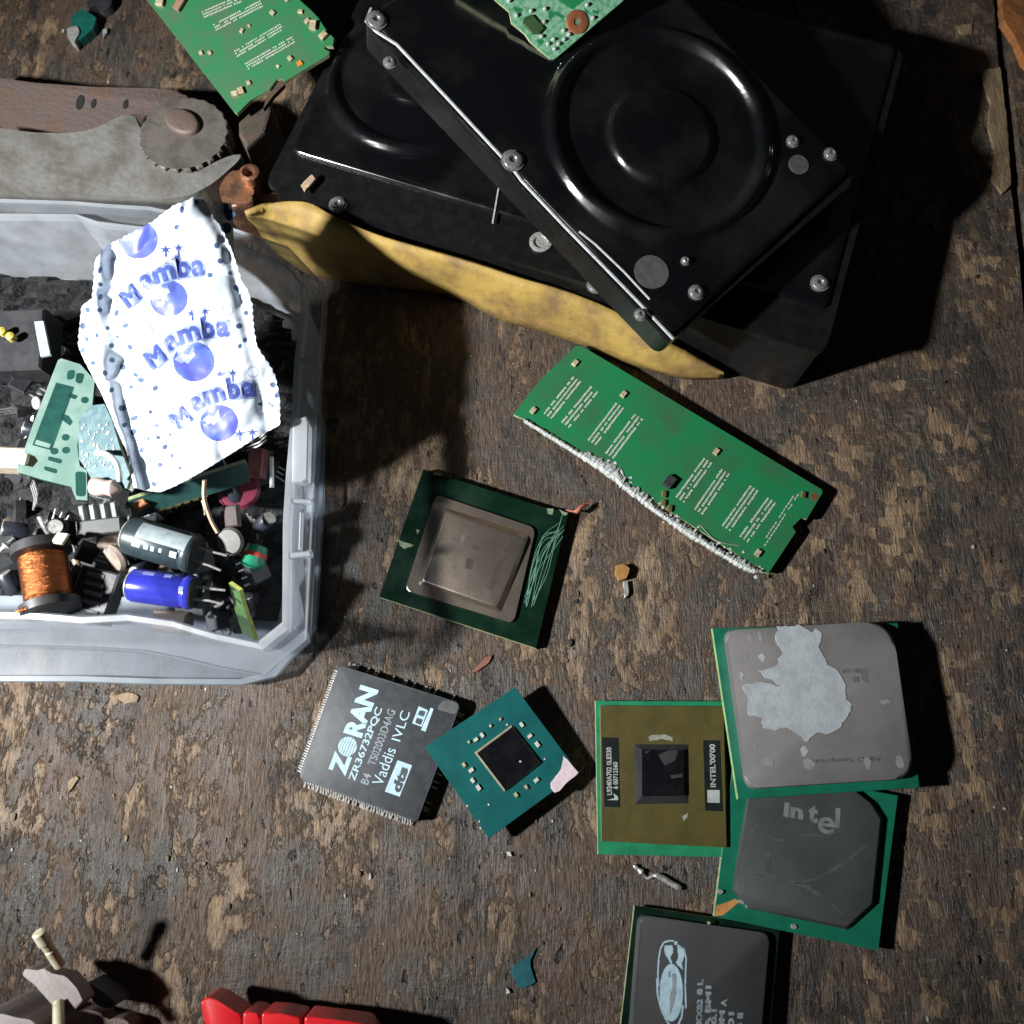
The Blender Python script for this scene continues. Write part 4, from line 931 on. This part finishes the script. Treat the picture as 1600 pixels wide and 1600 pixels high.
# long dark board under the wrapper
fr = frame3((210, 808), .022, (390, 752), .020, (196, 786), .026, .0015)
e = thing('circuit_board', 'long narrow dark green board under the lower tip of the wrapper', 'circuit board', fr, BOX)
prism('board', fr.poly([(208, 812), (392, 752), (384, 722), (200, 782)]), 0, .0015, [M('dark_teal_board', (.022, .075, .070), .5), m_edge], e); flat('yellow_marks', [fr.poly([(246+14*i, 801-4.4*i), (255+14*i, 798-4.4*i), (254+14*i, 794-4.4*i), (245+14*i, 797-4.4*i)]) for i in range(6)], .0015, m_gold, e)
o = prism('orange_scrap', jag([(p.x, p.y) for p in (P(203, 790, .025), P(222, 776, .025), P(230, 786, .025), P(214, 797, .025))], .0003, .0015, 2), .0235, .0255, M('orange_scrap', (.42, .17, .07), .5), None, .0003); tag(o, 'small orange scrap at the lower tip of the wrapper', 'scrap', BOX)
# yellow-green shard
fr = frame3((398, 1000), .016, (357, 911), .024, (374, 923), .026, .001)
e = thing('board_shard', 'yellow green sliver of circuit board in the front right corner of the box', 'board piece', fr, BOX); prism('board', fr.poly([(357, 911), (374, 923), (381, 950), (399, 1001), (378, 988), (366, 950)]), 0, .001, [M('olive_green_board', (.05, .12, .03), .5), M('lime_board_edge', (.5, .52, .12), .5)], e)
# phenolic board
z = sub((0, 460), 4.848)
fr = frame3(z(180, 1190), .034, z(600, 1190), .031, z(455, 485), .034, .0014)
m_mint = M('mint_board', (.22, .33, .29), .5, 0, (.15, .26, .22), .15); m_tr = M('dark_green_trace', (.012, .075, .060), .4)
e = thing('circuit_board', 'pale mint circuit board scrap with dark green tracks, left of the wrapper', 'circuit board', fr, BOX)
prism('board', fr.poly([z(*p) for p in ((440, 495), (465, 482), (610, 528), (720, 650), (700, 860), (600, 960), (585, 1150), (600, 1300), (660, 1330), (665, 1560), (580, 1555), (540, 1455), (330, 1405), (132, 1345), (130, 1280), (250, 1312), (292, 1262), (270, 1225), (178, 1190), (250, 985))]), 0, .0014, [m_mint, m_tr], e, .0001)
H = .0014
flat('tracks', [fr.poly([z(*p) for p in q]) for q in (((425, 668), (562, 702), (392, 1182), (245, 1142)), ((530, 745), (590, 770), (570, 795), (520, 780)), ((470, 900), (520, 920), (550, 965), (530, 995), (495, 970), (460, 940)))]+[roundpoly(fr.poly([z(*p) for p in q]), .0008) for q in (((512, 575), (570, 570), (560, 640), (505, 650)), ((578, 592), (640, 600), (620, 680), (570, 668)), ((365, 1225), (470, 1250), (465, 1285), (362, 1255)), ((335, 1300), (435, 1325), (430, 1360), (332, 1330)), ((570, 1340), (650, 1345), (650, 1530), (575, 1530)))]+[ellipse(*fr.at(*z(*p)), .0009, n=12) for p in ((642, 800), (497, 1083), (500, 1180), (412, 1188))], H, m_tr, e)
flat('window', [fr.poly([z(*p) for p in ((275, 1100), (385, 1135), (375, 1165), (265, 1135))])], H+.00005, m_mint, e)
# tangled ribbon board
z2 = z; fr = frame3(z(590, 1150), .034, z(900, 1200), .036, z(640, 860), .036, .001)
m_rt = M('blue_green_board', (.035, .10, .12), .45, 0, (.08, .16, .17), .6, .45, .6)
e = thing('circuit_board', 'blue green board scrap with silver specks tucked under the wrapper edge', 'circuit board', fr, BOX)
prism('board', fr.poly([z(*p) for p in ((620, 900), (700, 840), (790, 830), (850, 960), (905, 1150), (990, 1380), (960, 1470), (700, 1410), (650, 1320), (600, 1250), (590, 1050))]), 0, .001, [m_rt, m_edge], e)
rnd = random.Random(21)
polys = []
for i in range(46):
    x, y = fr.at(*z(rnd.uniform(620, 870), rnd.uniform(980, 1320)), .001); polys.append(rect(x, y, rnd.uniform(.0004, .0009), rnd.uniform(.0002, .0004), 1.3+rnd.uniform(-.2, .2)))
flat('solder_specks', polys, .001, m_silver, e, .0002)
o = tube('bare_wire', curve_pts([P(*z(730, 1200), .037), P(*z(800, 1208), .039), P(*z(870, 1260), .040), P(*z(900, 1330), .039), P(*z(905, 1410), .037)], 5), .0007, M('white_wire', (.78, .80, .78), .4), None, 8); tag(o, 'curled white wire over the blue green board scrap', 'wire', BOX)
e, ln = lying('resistor', 'pale pink ceramic resistor below the blue green board scrap', 'resistor', z(680, 1450), z(920, 1475), .035)
lathe('body', [(.0006, 0), (.0020, .0006), (.0023, .002), (.0018, ln*.5), (.0021, ln*.75), (.0010, ln*.95), (.0004, ln)], M('pink_ceramic', (.58, .40, .36), .5, 0, (.62, .52, .44), .3), e, 18)
# black block with grey bar
e = placed('black_module', 'black block with a light grey bar at the left border of the box', 'component', (38, 540), .027, .05, (.08, 0)); prism('body', rect(-.004, 0, .022, .017), -.005, .004, m_blackplastic, e, .0006)
fr = frame3((64, 556), .0325, (78, 554), .0325, (53, 503), .0325, .0008); e = thing('grey_bar', 'light grey bar lying on the black block', 'bar', fr, BOX); prism('bar', fr.poly([(63, 557), (79, 554), (68, 501), (53, 502)]), 0, .0008, M('grey_bar', (.40, .48, .50), .5), e, .0001)
e = placed('beige_block', 'beige plastic block at the left border below the mint board', 'component', (14, 718), .030, -.05); prism('body', rect(0, 0, .012, .0055), -.003, .002, M('beige_plastic', (.55, .47, .35), .5), e, .0005)
for px, rz_ in (((6, 520), .3), ((19, 528), -.2)):
    e = placed('yellow_bead', 'yellow bead on the black block, nearer the left border' if px[0] < 10 else 'yellow bead on the black block, nearer the grey bar', 'bead', px, .0325, rz_); lathe('bead', [(.0004, -.001), (.0011, -.0004), (.0011, .0012), (.0003, .0018)], M('yellow_bead', (.65, .50, .10), .4), e, 10)
# ribbed connector, white lens shapes, metal legs
e = placed('ribbed_connector', 'black part with a row of pale ribs beside the copper coil', 'component', (146, 930), .024, -.25, (.1, 0)); prism('body', rect(0, 0, .010, .013), -.004, .001, m_blackplastic, e, .0005)
for i in range(5): prism('rib', rect(-.0006+.0004*i, .0048-.0022*i, .0046, .0010), .0009, .0013, M('rib_grey', (.13, .15, .16), .5), e, .0001)
m_tan = M('tan_ceramic', (.34, .27, .23), .45)
for px, rz_, s in (((172, 848), .2, 1.0), ((180, 872), -.9, 1.15)):
    e = placed('pale_disc', 'lower pale tan disc, left of the blue capacitor' if s > 1.1 else 'upper pale tan disc, left of the dark capacitor', 'disc', px, .024, rz_, (.9, .2)); disc(e, .0032*s, .0022, m_tan)
e = placed('bright_tab', 'bright cream square tab above the copper coil', 'tab', (93, 842), .034, -.2); prism('tab', [(-.0016, -.0014), (.0012, -.0012), (.0018, .0016), (-.0008, .0014)], -.0005, .0004, M('cream_tab', (.72, .68, .52), .35), e, .0001)
o = tube('bent_leg', curve_pts([P(61, 808, .036), P(70, 826, .035), P(82, 846, .032)], 4), .0005, m_silver, None, 6); tag(o, 'thin bent silver leg pointing up beside the bright tab', 'wire', BOX)
o = tube('bent_leg', curve_pts([P(0, 862, .034), P(9, 853, .034), P(22, 842, .033)], 4), [.0006]*4+[.0012]+[.0006]*4, m_silver, None, 6); tag(o, 'silver leg with a round joint at the left border', 'wire', BOX)
e = placed('transformer_foot', 'grey plastic comb shaped part above the pale discs', 'component', (158, 805), .028, .12, (.2, 0)); prism('bar', rect(0, -.003, .011, .004), -.002, .002, M('grey_plastic', (.05, .052, .055), .5), e, .0004)
for i in range(4): prism('tooth', rect(-.004+.0026*i, .0005, .0014, .0045, .1), -.001, .0015, M('pale_tooth', (.24, .26, .26), .5), e, .0003)
e = placed('shiny_scrap', 'tiny shiny scrap near the front right of the box', 'scrap', (332, 964), .018); prism('scrap', jag(ellipse(0, 0, .0011, .0006, 8), .0002, .01), 0, .0006, m_silver, e)
e = placed('brown_block', 'brown block half hidden by the front wall of the box', 'component', (268, 972), .022, -.1); prism('block', rect(0, 0, .0085, .005), -.003, .002, M('brown_plastic', (.16, .12, .10), .5), e, .0005)
# filler parts: three small kinds, copied
rnd = random.Random(33)
protos = []
def proto(name, fn):
    e = thing(name, 'x', 'x', Matrix.Translation((0, 0, -1)), BOX); fn(e); protos.append(e); return e
def f_trans(e):
    prism('body', rect(0, 0, .0048, .0044), -.0012, .0014, m_blackplastic, e, .0003)
    for i in range(3): tube('lead', [((i-1)*.0014, -.002, 0), ((i-1)*.0015, -.006, -.0003), ((i-1)*.0018, -.009, .0005)], .00026, m_silver, e, 5)
def f_res(e):
    lathe('body', [(.0006, -.003), (.0012, -.0026), (.0012, -.0016), (.0010, -.001), (.0010, .001), (.0012, .0016), (.0012, .0026), (.0006, .003)], M('resistor_body', (.20, .15, .10), .5), e, 12, Matrix.Rotation(1.57, 4, 'Y'))
    for s in (-1, 1): tube('lead', [(s*.003, 0, 0), (s*.006, 0, .0006), (s*.008, .001, .0002)], .00025, m_silver, e, 5)
def f_cap(e):
    lathe('can', [(.0019, 0), (.0021, .0004), (.0021, .0052), (.0018, .0056)], M('small_can', (.025, .028, .04), .35), e, 16); lathe('can_top', [(.0018, .0056), (.0017, .0058), (.0001, .0058)], m_silver, e, 16)
def f_blk(e):
    prism('body', rect(0, 0, .0075, .0058), -.002, .002, M('slate_block', (.05, .055, .06), .45), e, .0004)
    for i in range(4): tube('leg', [(-.003+.002*i, .0029, 0), (-.003+.002*i, .0042, -.0006)], .0003, m_silver, e, 5)
for nm, fn in (('transistor', f_trans), ('resistor', f_res), ('small_capacitor', f_cap), ('small_chip', f_blk)): proto(nm, fn)
LAB = {'transistor': ('small black three legged part in the dark heap in the box', 'transistor'), 'resistor': ('small tan resistor in the dark heap in the box', 'resistor'), 'small_capacitor': ('small dark can with a silver top in the heap in the box', 'capacitor'), 'small_chip': ('small slate grey legged block in the heap in the box', 'component')}
def dup(root, m):
    r = root.copy(); C.objects.link(r); r.matrix_world = m
    for ch in root.children:
        c = ch.copy(); C.objects.link(c); c.parent = r
    return r
n = 0
first = {}
for k in range(150):
    u, v = rnd.uniform(-10, 430), rnd.uniform(560, 985)
    if v < 640 and u > 120: continue
    if not inside(u, v, [(-20, 480), (440, 480), (436, 970), (400, 985), (200, 940), (-20, 935)]): continue
    zz = rnd.uniform(.006, .0235)
    if u > 320: zz = rnd.uniform(.004, .014)
    pr = protos[rnd.choice((0, 0, 1, 2, 2, 3, 3))]; nm = pr.name.split('.')[0]
    m = Matrix.Translation(P(u, v, zz)) @ Matrix.Rotation(rnd.uniform(0, 6.28), 4, 'Z') @ Matrix.Rotation(rnd.uniform(-.9, .9), 4, 'X') @ Matrix.Rotation(rnd.uniform(-.9, .9), 4, 'Y')
    if pr.name not in first: r = pr; r.matrix_world = m; first[pr.name] = 1
    else: r = dup(pr, m)
    tag(r, *LAB[nm], BOX+', small ones like '+nm.replace('_', ' '))
# dark bed of crumbs under the heap
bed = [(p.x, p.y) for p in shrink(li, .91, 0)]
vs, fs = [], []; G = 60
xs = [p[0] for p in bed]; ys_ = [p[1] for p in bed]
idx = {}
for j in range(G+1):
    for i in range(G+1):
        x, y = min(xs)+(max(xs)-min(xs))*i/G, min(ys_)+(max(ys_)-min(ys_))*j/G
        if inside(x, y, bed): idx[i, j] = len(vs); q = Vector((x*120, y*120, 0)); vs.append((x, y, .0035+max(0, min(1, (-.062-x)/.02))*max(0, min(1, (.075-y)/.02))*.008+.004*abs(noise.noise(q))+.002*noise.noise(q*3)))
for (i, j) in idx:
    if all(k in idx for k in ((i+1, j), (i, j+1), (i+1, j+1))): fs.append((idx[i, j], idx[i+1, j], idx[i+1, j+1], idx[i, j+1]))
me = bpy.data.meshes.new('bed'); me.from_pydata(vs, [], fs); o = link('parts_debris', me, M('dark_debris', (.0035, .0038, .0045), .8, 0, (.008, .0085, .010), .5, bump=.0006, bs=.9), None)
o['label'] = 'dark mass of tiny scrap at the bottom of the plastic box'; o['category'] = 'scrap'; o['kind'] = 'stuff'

# ================================================================== rusty toothed arm, upper left
m_iron = M('grey_worn_iron', (.20, .195, .18), .5, .25, (.12, .108, .095), .10, rvar=.12, bump=.00025, bs=.5)
m_rust = M('rusty_iron', (.120, .092, .082), .6, .2, (.135, .085, .062), .11, .45, .62, bump=.0003, bs=.7)
e = thing('toothed_lever', 'worn grey iron lever with a rusty plate and toothed disc, behind the box', 'tool', Matrix.Translation(P(150, 240, 0)), None); EO = P(150, 240, 0)
def lp(px, zz): return [((P(u, v, zz)-EO).x, (P(u, v, zz)-EO).y) for u, v in px]
arm = [(-60, 195), (0, 200), (50, 207), (110, 208), (150, 200), (190, 180), (212, 178), (225, 215), (260, 250), (296, 276), (320, 262), (350, 246), (380, 238), (372, 252), (335, 285), (300, 305), (250, 312), (180, 306), (110, 300), (50, 290), (0, 276), (-60, 262)]
prism('arm', roundpoly(lp(arm, .018), .003, 3), .002, .018, m_iron, e, .0035, 4, 50)
plate = [(-60, 112), (0, 122), (60, 130), (150, 136), (240, 138), (285, 142), (299, 160), (295, 178), (270, 176), (214, 176), (190, 184), (150, 200), (110, 206), (70, 198), (30, 182), (0, 168), (-60, 140)]
prism('rusty_plate', roundpoly(lp(plate, .014), .002, 3), .001, .014, m_rust, e, .0012, 3, 50)
for p, r_ in (((125, 160), .0022), ((146, 162), .0014), ((196, 163), .0014)):
    a, b = lp([p], .0141)[0]; prism('hole', ellipse(a, b, r_*.55, r_*1.3, 14), .0139, .0142, M('dark_hole', (.012, .011, .011), .8), e)
c0, r_ = lp([(285, 205)], .020)[0], .0135
tp = []
for i in range(22):
    a = 2*math.pi*i/22
    for da, rr_ in ((0, 1), (.12, 1.0), (.15, .90), (.23, .90)): tp.append((c0[0]+r_*rr_*math.cos(a+da), c0[1]+r_*rr_*math.sin(a+da)))
prism('toothed_disc', tp, .012, .0192, M('dark_worn_disc', (.14, .122, .11), .5, .25, (.09, .078, .07), .15, bump=.0002, bs=.8), e, .0006, 2)
prism('boss', ellipse(c0[0]-.0005, c0[1]+.0035, .006, .004, 24, -.6), .019, .0208, m_rust, e, .001, 3, 50)
# copper fitting and bits near the box corner
fr0 = P(372, 290, 0)
e = thing('copper_fitting', 'small rusty copper fitting between the lever and the larger drive', 'fitting', Matrix.Translation(fr0))
def lq(px, zz): return [((P(u, v, zz)-fr0).x, (P(u, v, zz)-fr0).y) for u, v in px]
m_cuf = M('tarnished_copper', (.34, .16, .085), .4, .6, (.14, .08, .06), .3, bump=.0002, bs=1)
prism('body', roundpoly(lq([(342, 292), (355, 272), (372, 262), (398, 268), (404, 284), (390, 300), (398, 315), (362, 324), (345, 312)], .018), .0015), .0, .018, m_cuf, e, .0015, 3, 50)
c = lq([(392, 276)], .0186)[0]; lathe('nut', [(.0030, 0), (.0032, .0006), (.0030, .0030), (.0020, .0034), (.0016, .0010), (.0001, .0008)], m_cuf, e, 12).location = (*c, .0175)
prism('finger', roundpoly(lq([(400, 304), (438, 303), (444, 310), (402, 318)], .012), .001), .004, .012, M('skin_copper', (.36, .18, .10), .5), e, .0012, 3, 50)
o = prism('tan_splinter', jag([(p.x, p.y) for p in (P(470, 288, .027), P(488, 270, .027), P(492, 278, .027), P(475, 298, .027))], .0002, .001, 3), .0258, .0268, M('tan_splinter', (.45, .32, .22), .6), None, .0002); tag(o, 'small tan splinter on the rim of the larger drive', 'splinter')
fr_ = P(395, 200, 0)
o = prism('dark_bracket', [((P(u, v, .020)-fr_).x, (P(u, v, .020)-fr_).y) for u, v in ((372, 208), (372, 190), (395, 170), (420, 150), (424, 172), (414, 205), (385, 232))], .0, .020, M('dark_rusty_bracket', (.075, .066, .055), .6, .3, (.12, .08, .06), .3, bump=.0002), None, .001, 2); o.location = fr_; tag(o, 'dark rusty bracket at the end of the larger drive', 'bracket')

# ================================================================== lower left and lower border
m_gry = M('pinkish_grey_plastic', (.30, .26, .245), .6, 0, (.32, .28, .27), .15, bump=.0001, bs=1)
m_brass = M('pale_brass', (.74, .70, .52), .35, .25, (.5, .44, .26), .3)
z = sub((0, 1400), 6.154)
g0 = P(80, 1560, 0)
e = thing('pin_plug', 'pinkish grey part with two pale brass pins in the lower left corner', 'plug', Matrix.Translation(g0))
def lg(px, zz): return [((P(*z(*q), zz)-g0).x, (P(*z(*q), zz)-g0).y) for q in px]
prism('body', roundpoly(lg([(240, 698), (330, 712), (390, 716), (430, 690), (470, 742), (630, 770), (735, 885), (800, 1005), (720, 1090), (620, 1145), (500, 1045), (330, 852), (208, 762)], .016), .0006, 3), .0105, .016, m_gry, e, .0010, 3, 50)
a = lg([(425, 730), (395, 560), (365, 345)], .022)
q0, q1 = Vector((*a[0], .0155)), Vector((*a[2], .022))
tube('pin', [q0.lerp(q1, t) for t in (0, .45, .47, .50, .52, .66, .68, .97, 1)], [.0012, .0012, .0010, .0010, .0012, .0012, .0015, .0014, .0009], m_brass, e, 14, 30)
a = lg([(505, 1050), (540, 1160), (590, 1300)], .019); tube('pin', [(*a[0], .0165), (*a[1], .018), (*a[2], .020)], .0012, m_brass, e, 12)
def lump(name, label, cat, px, ztop, mat, zz=0.):
    c = [P(*z(*q), ztop) for q in px]; b0 = Vector((sum(p.x for p in c)/len(c), sum(p.y for p in c)/len(c), zz))
    o = prism(name, roundpoly([(p.x-b0.x, p.y-b0.y) for p in c], .002, 4), 0, ztop-zz, mat, None, .0015, 3, 50); o.location = b0; return tag(o, label, cat)
lump('grey_stub', 'dark bluish grey stub to the right of the brass pinned part', 'stub', [(835, 820), (880, 850), (1040, 950), (1130, 1040), (1050, 1090), (900, 1040), (850, 920)], .008, M('bluish_stub', (.10, .10, .12), .6))
lump('grey_cover', 'pinkish grey cover cut off by the lower left corner', 'cover', [(-200, 1110), (60, 1140), (150, 1170), (300, 1190), (360, 1260), (300, 1500), (-200, 1500)], .018, m_gry)
lump('tan_rag', 'tan lump below the brass pinned part at the lower border', 'lump', [(600, 1190), (720, 1120), (850, 1090), (980, 1130), (1010, 1200), (1150, 1160), (1280, 1240), (1200, 1400), (600, 1400)], .006, M('tan_lump', (.20, .15, .12), .7, 0, (.14, .10, .08), .2, bump=.0004))
# red handle
m_red = M('red_plastic', (.62, .012, .018), .3, 0, (.52, .01, .014), .1, coat=.3)
g1 = P(440, 1600, 0); zr = .015
e = thing('red_grip', 'bright red plastic grip with grooves at the lower border', 'grip', Matrix.Translation(g1))
def lh(px, zz): return [((P(u, v, zz)-g1).x, (P(u, v, zz)-g1).y) for u, v in px]
for q, nm in (([(312, 1566), (322, 1558), (338, 1562), (362, 1578), (378, 1588), (372, 1690), (345, 1690), (325, 1620)], 'tip'), ([(379, 1581), (396, 1582), (407, 1586), (405, 1690), (373, 1690)], 'segment'), ([(408, 1582), (440, 1584), (470, 1590), (474, 1690), (406, 1690)], 'segment'), ([(475, 1588), (520, 1593), (572, 1600), (600, 1640), (600, 1700), (474, 1700)], 'segment')):
    prism(nm, roundpoly(lh(q, zr), .0008, 3), zr-.009, zr, m_red, e, .0012, 4, 60)

# ================================================================== crumbs and scraps
def scrap(name, label, cat, px, th, mat, seed=0, z0=0., group=None, j=.0002):
    c = [P(u, v, z0+th) for u, v in px]; b0 = Vector((sum(p.x for p in c)/len(c), sum(p.y for p in c)/len(c), z0))
    o = prism(name, jag([(p.x-b0.x, p.y-b0.y) for p in c], j, .001, seed), 0, th, mat, None, .0001); o.location = b0; return tag(o, label, cat, group)
scrap('teal_scrap', 'small star shaped teal scrap on the bare table near the lower border', 'scrap', [(838, 1482), (828, 1500), (829, 1512), (837, 1534), (830, 1540), (810, 1544), (800, 1520), (802, 1508), (820, 1498)], .0006, M('teal_scrap', (.010, .095, .115), .5), 1, j=.0001)
for u, v in ((793, 1549),): scrap('white_grain', 'white grain beside the teal scrap', 'grain', [(790, 1545), (796, 1545), (797, 1552), (791, 1553)], .0008, m_white, 2)
scrap('white_grain', 'white grain below the teal chip', 'grain', [(792, 1331), (798, 1331), (800, 1337), (794, 1338)], .0008, m_white, 3)
m_tgl = M('teal_glass', (.01, .10, .075), .25); 
scrap('teal_shard', 'teal and white shard in the upper left corner', 'shard', [(112, 25), (128, 12), (150, 28), (145, 45), (125, 62), (110, 50)], .003, m_tgl, 4)
scrap('white_shard', 'white metal shard beside the teal one, upper left corner', 'shard', [(104, 45), (120, 40), (124, 50), (116, 66), (106, 58)], .0036, m_silver, 5)
scrap('dark_shard', 'black shard above the teal one at the upper border', 'shard', [(136, 0), (175, -6), (172, 10), (160, 16), (150, 8), (138, 14)], .003, m_blackplastic, 6)
scrap('metal_sliver', 'bright metal sliver right of the teal shard, upper left', 'sliver', [(160, 46), (166, 42), (168, 50), (162, 58)], .001, m_silver, 7)
o = tube('solder_drip', curve_pts([P(990, 1352, .0006), P(1002, 1362, .0008), P(1011, 1372, .0006), P(1022, 1368, .0010), P(1034, 1371, .0010), P(1050, 1381, .0010), P(1064, 1388, .0008)], 4), [.0004, .0007, .0004, .0006, .0009, .0004, .0002, .0003]+[.0004]*5+[.0007]*9+[.0009, .0008, .0005], m_silver, None, 7); tag(o, 'wavy silver drip of solder below the olive brown processor', 'solder')
scrap('amber_bead', 'amber crumb with a silver tip on the table below the memory board', 'crumb', [(963, 885), (975, 880), (984, 888), (980, 904), (968, 906), (962, 896)], .0022, M('amber', (.34, .18, .06), .35), 8)
scrap('silver_tip', 'silver grain just below the amber crumb', 'grain', [(974, 908), (982, 908), (982, 930), (977, 934)], .0012, m_silver, 9)
o = tube('red_thread', curve_pts([P(884, 797, .0015), P(900, 799, .003), P(908, 792, .003), P(920, 787, .002)], 4), [.0003]*4+[.0007]*6+[.0004]*3, M('red_thread', (.40, .13, .09), .6), None, 6); tag(o, 'reddish thread at the corner of the metal lidded processor', 'thread')
scrap('red_flake', 'dull red flake on the table above the teal chip', 'flake', [(735, 1052), (758, 1028), (768, 1022), (765, 1034), (745, 1050)], .0006, M('red_flake', (.20, .075, .055), .6), 10)
scrap('orange_lump', 'orange brown lump at the upper right border', 'lump', [(1566, -20), (1640, -40), (1640, 130), (1604, 96), (1588, 60), (1568, 30)], .003, M('orange_wood', (.28, .105, .03), .6, 0, (.16, .07, .03), .12, bump=.0006, bs=.3), 11, .0015)
m_chipw = M('bare_wood_chip', (.22, .155, .09), .75, 0, (.14, .095, .055), .5, bump=.0003, bs=1.5, aniso=(1, .3, 1))
WCH = 'loose wood flakes on the table'
flakes = [([(182, 1086), (200, 1082), (218, 1088), (214, 1098), (195, 1099), (184, 1092)], 'pale wood flake just below the front wall of the box'),
          ([(1530, 110), (1563, 105), (1574, 200), (1580, 290), (1566, 302), (1550, 280), (1556, 240), (1545, 200), (1548, 160)], 'long strip of bare yellowish wood along the plank gap, upper right'),
          ([(1498, 40), (1518, 37), (1519, 52), (1500, 52)], 'square wood fleck beside the deep shadow, upper right'),
          ([(1016, 1460), (1030, 1452), (1036, 1470), (1020, 1478)], 'wood fleck beside the oval logo chip'),
          ([(105, 1222), (118, 1212), (122, 1216), (108, 1238)], 'orange brown wood fleck left of the middle, below the box'),
          ([(1120, 1398), (1135, 1405), (1128, 1420), (1112, 1412)], 'wood fleck at the orange arrow corner')]
for i, (px, lb) in enumerate(flakes): scrap('wood_flake', lb, 'wood flake', px, .0005 if i != 1 else .0009, m_chipw, 30+i, 0, WCH)
bm = bmesh.new(); rnd = random.Random(77)
for i in range(1300):
    u, v = rnd.uniform(0, 1600), rnd.uniform(0, 1600)
    p = P(u, v, 0); 
    if p.x > gap(p.y)-.003: continue
    if u < 520 and 300 < v < 1070: continue
    s_ = abs(rnd.gauss(0, .00016))+.00009; k = rnd.choice((4, 5, 6)); ph = rnd.uniform(0, 6); st_ = rnd.uniform(1, 2.6)
    poly = [(p.x+s_*math.cos(ph+2*math.pi*j/k)*rnd.uniform(.6, 1.2), p.y+s_*st_*math.sin(ph+2*math.pi*j/k)*rnd.uniform(.6, 1.2)) for j in range(k)]
    n0 = len(bm.faces); bm_prism(bm, poly, -.0001, s_*rnd.uniform(.5, 1.3)); bm.faces.ensure_lookup_table(); mi = rnd.choice((0, 0, 1, 1, 1, 2, 2, 2, 2, 3))
    for f in bm.faces[n0:]: f.material_index = mi
me = bpy.data.meshes.new('crumbs'); bm.to_mesh(me); bm.free()
o = link('wood_crumbs', me, [m_chipw, M('brown_crumb', (.12, .08, .055), .7), M('dark_crumb', (.03, .03, .032), .6), M('pale_crumb', (.42, .40, .36), .6)], None)
o['kind'] = 'stuff'; o['label'] = 'scattered wood crumbs and grit over the dirty table'; o['category'] = 'crumbs'

# ================================================================== marks and small fittings belong to the part that carries them
CARRY = ('mold_body', 'mold_cap', 'heat_spreader', 'sheet', 'board')
SUBS = {'lettering', 'lettering_outline', 'logo_plate', 'logo_half', 'striped_letter_o', 'pin_one_patch', 'oval_logo', 'logo_outline', 'logo_marks', 'logo_shading', 'rub_marks', 'faint_print', 'thermal_paste', 'paste_smear', 'etched_logo', 'violet_disc', 'splash', 'palm_print', 'registered_mark', 'printed_dots', 'solder_pads', 'white_crust', 'white_flakes', 'capacitor', 'copper_dot', 'tracks', 'window', 'dark_traces', 'solder_specks', 'yellow_marks', 'solder_joint', 'copper_ring', 'dark_pad'}
for e in [o for o in C.objects if o.type == 'EMPTY' and o.parent is None]:
    ch = list(e.children); car = next((c for n in CARRY for c in ch if c.name.split('.')[0] == n), None)
    lab = [c for c in ch if c.name.split('.')[0] == 'label']
    for c in ch:
        n = c.name.split('.')[0]
        if car and c is not car and n in SUBS: c.parent = car
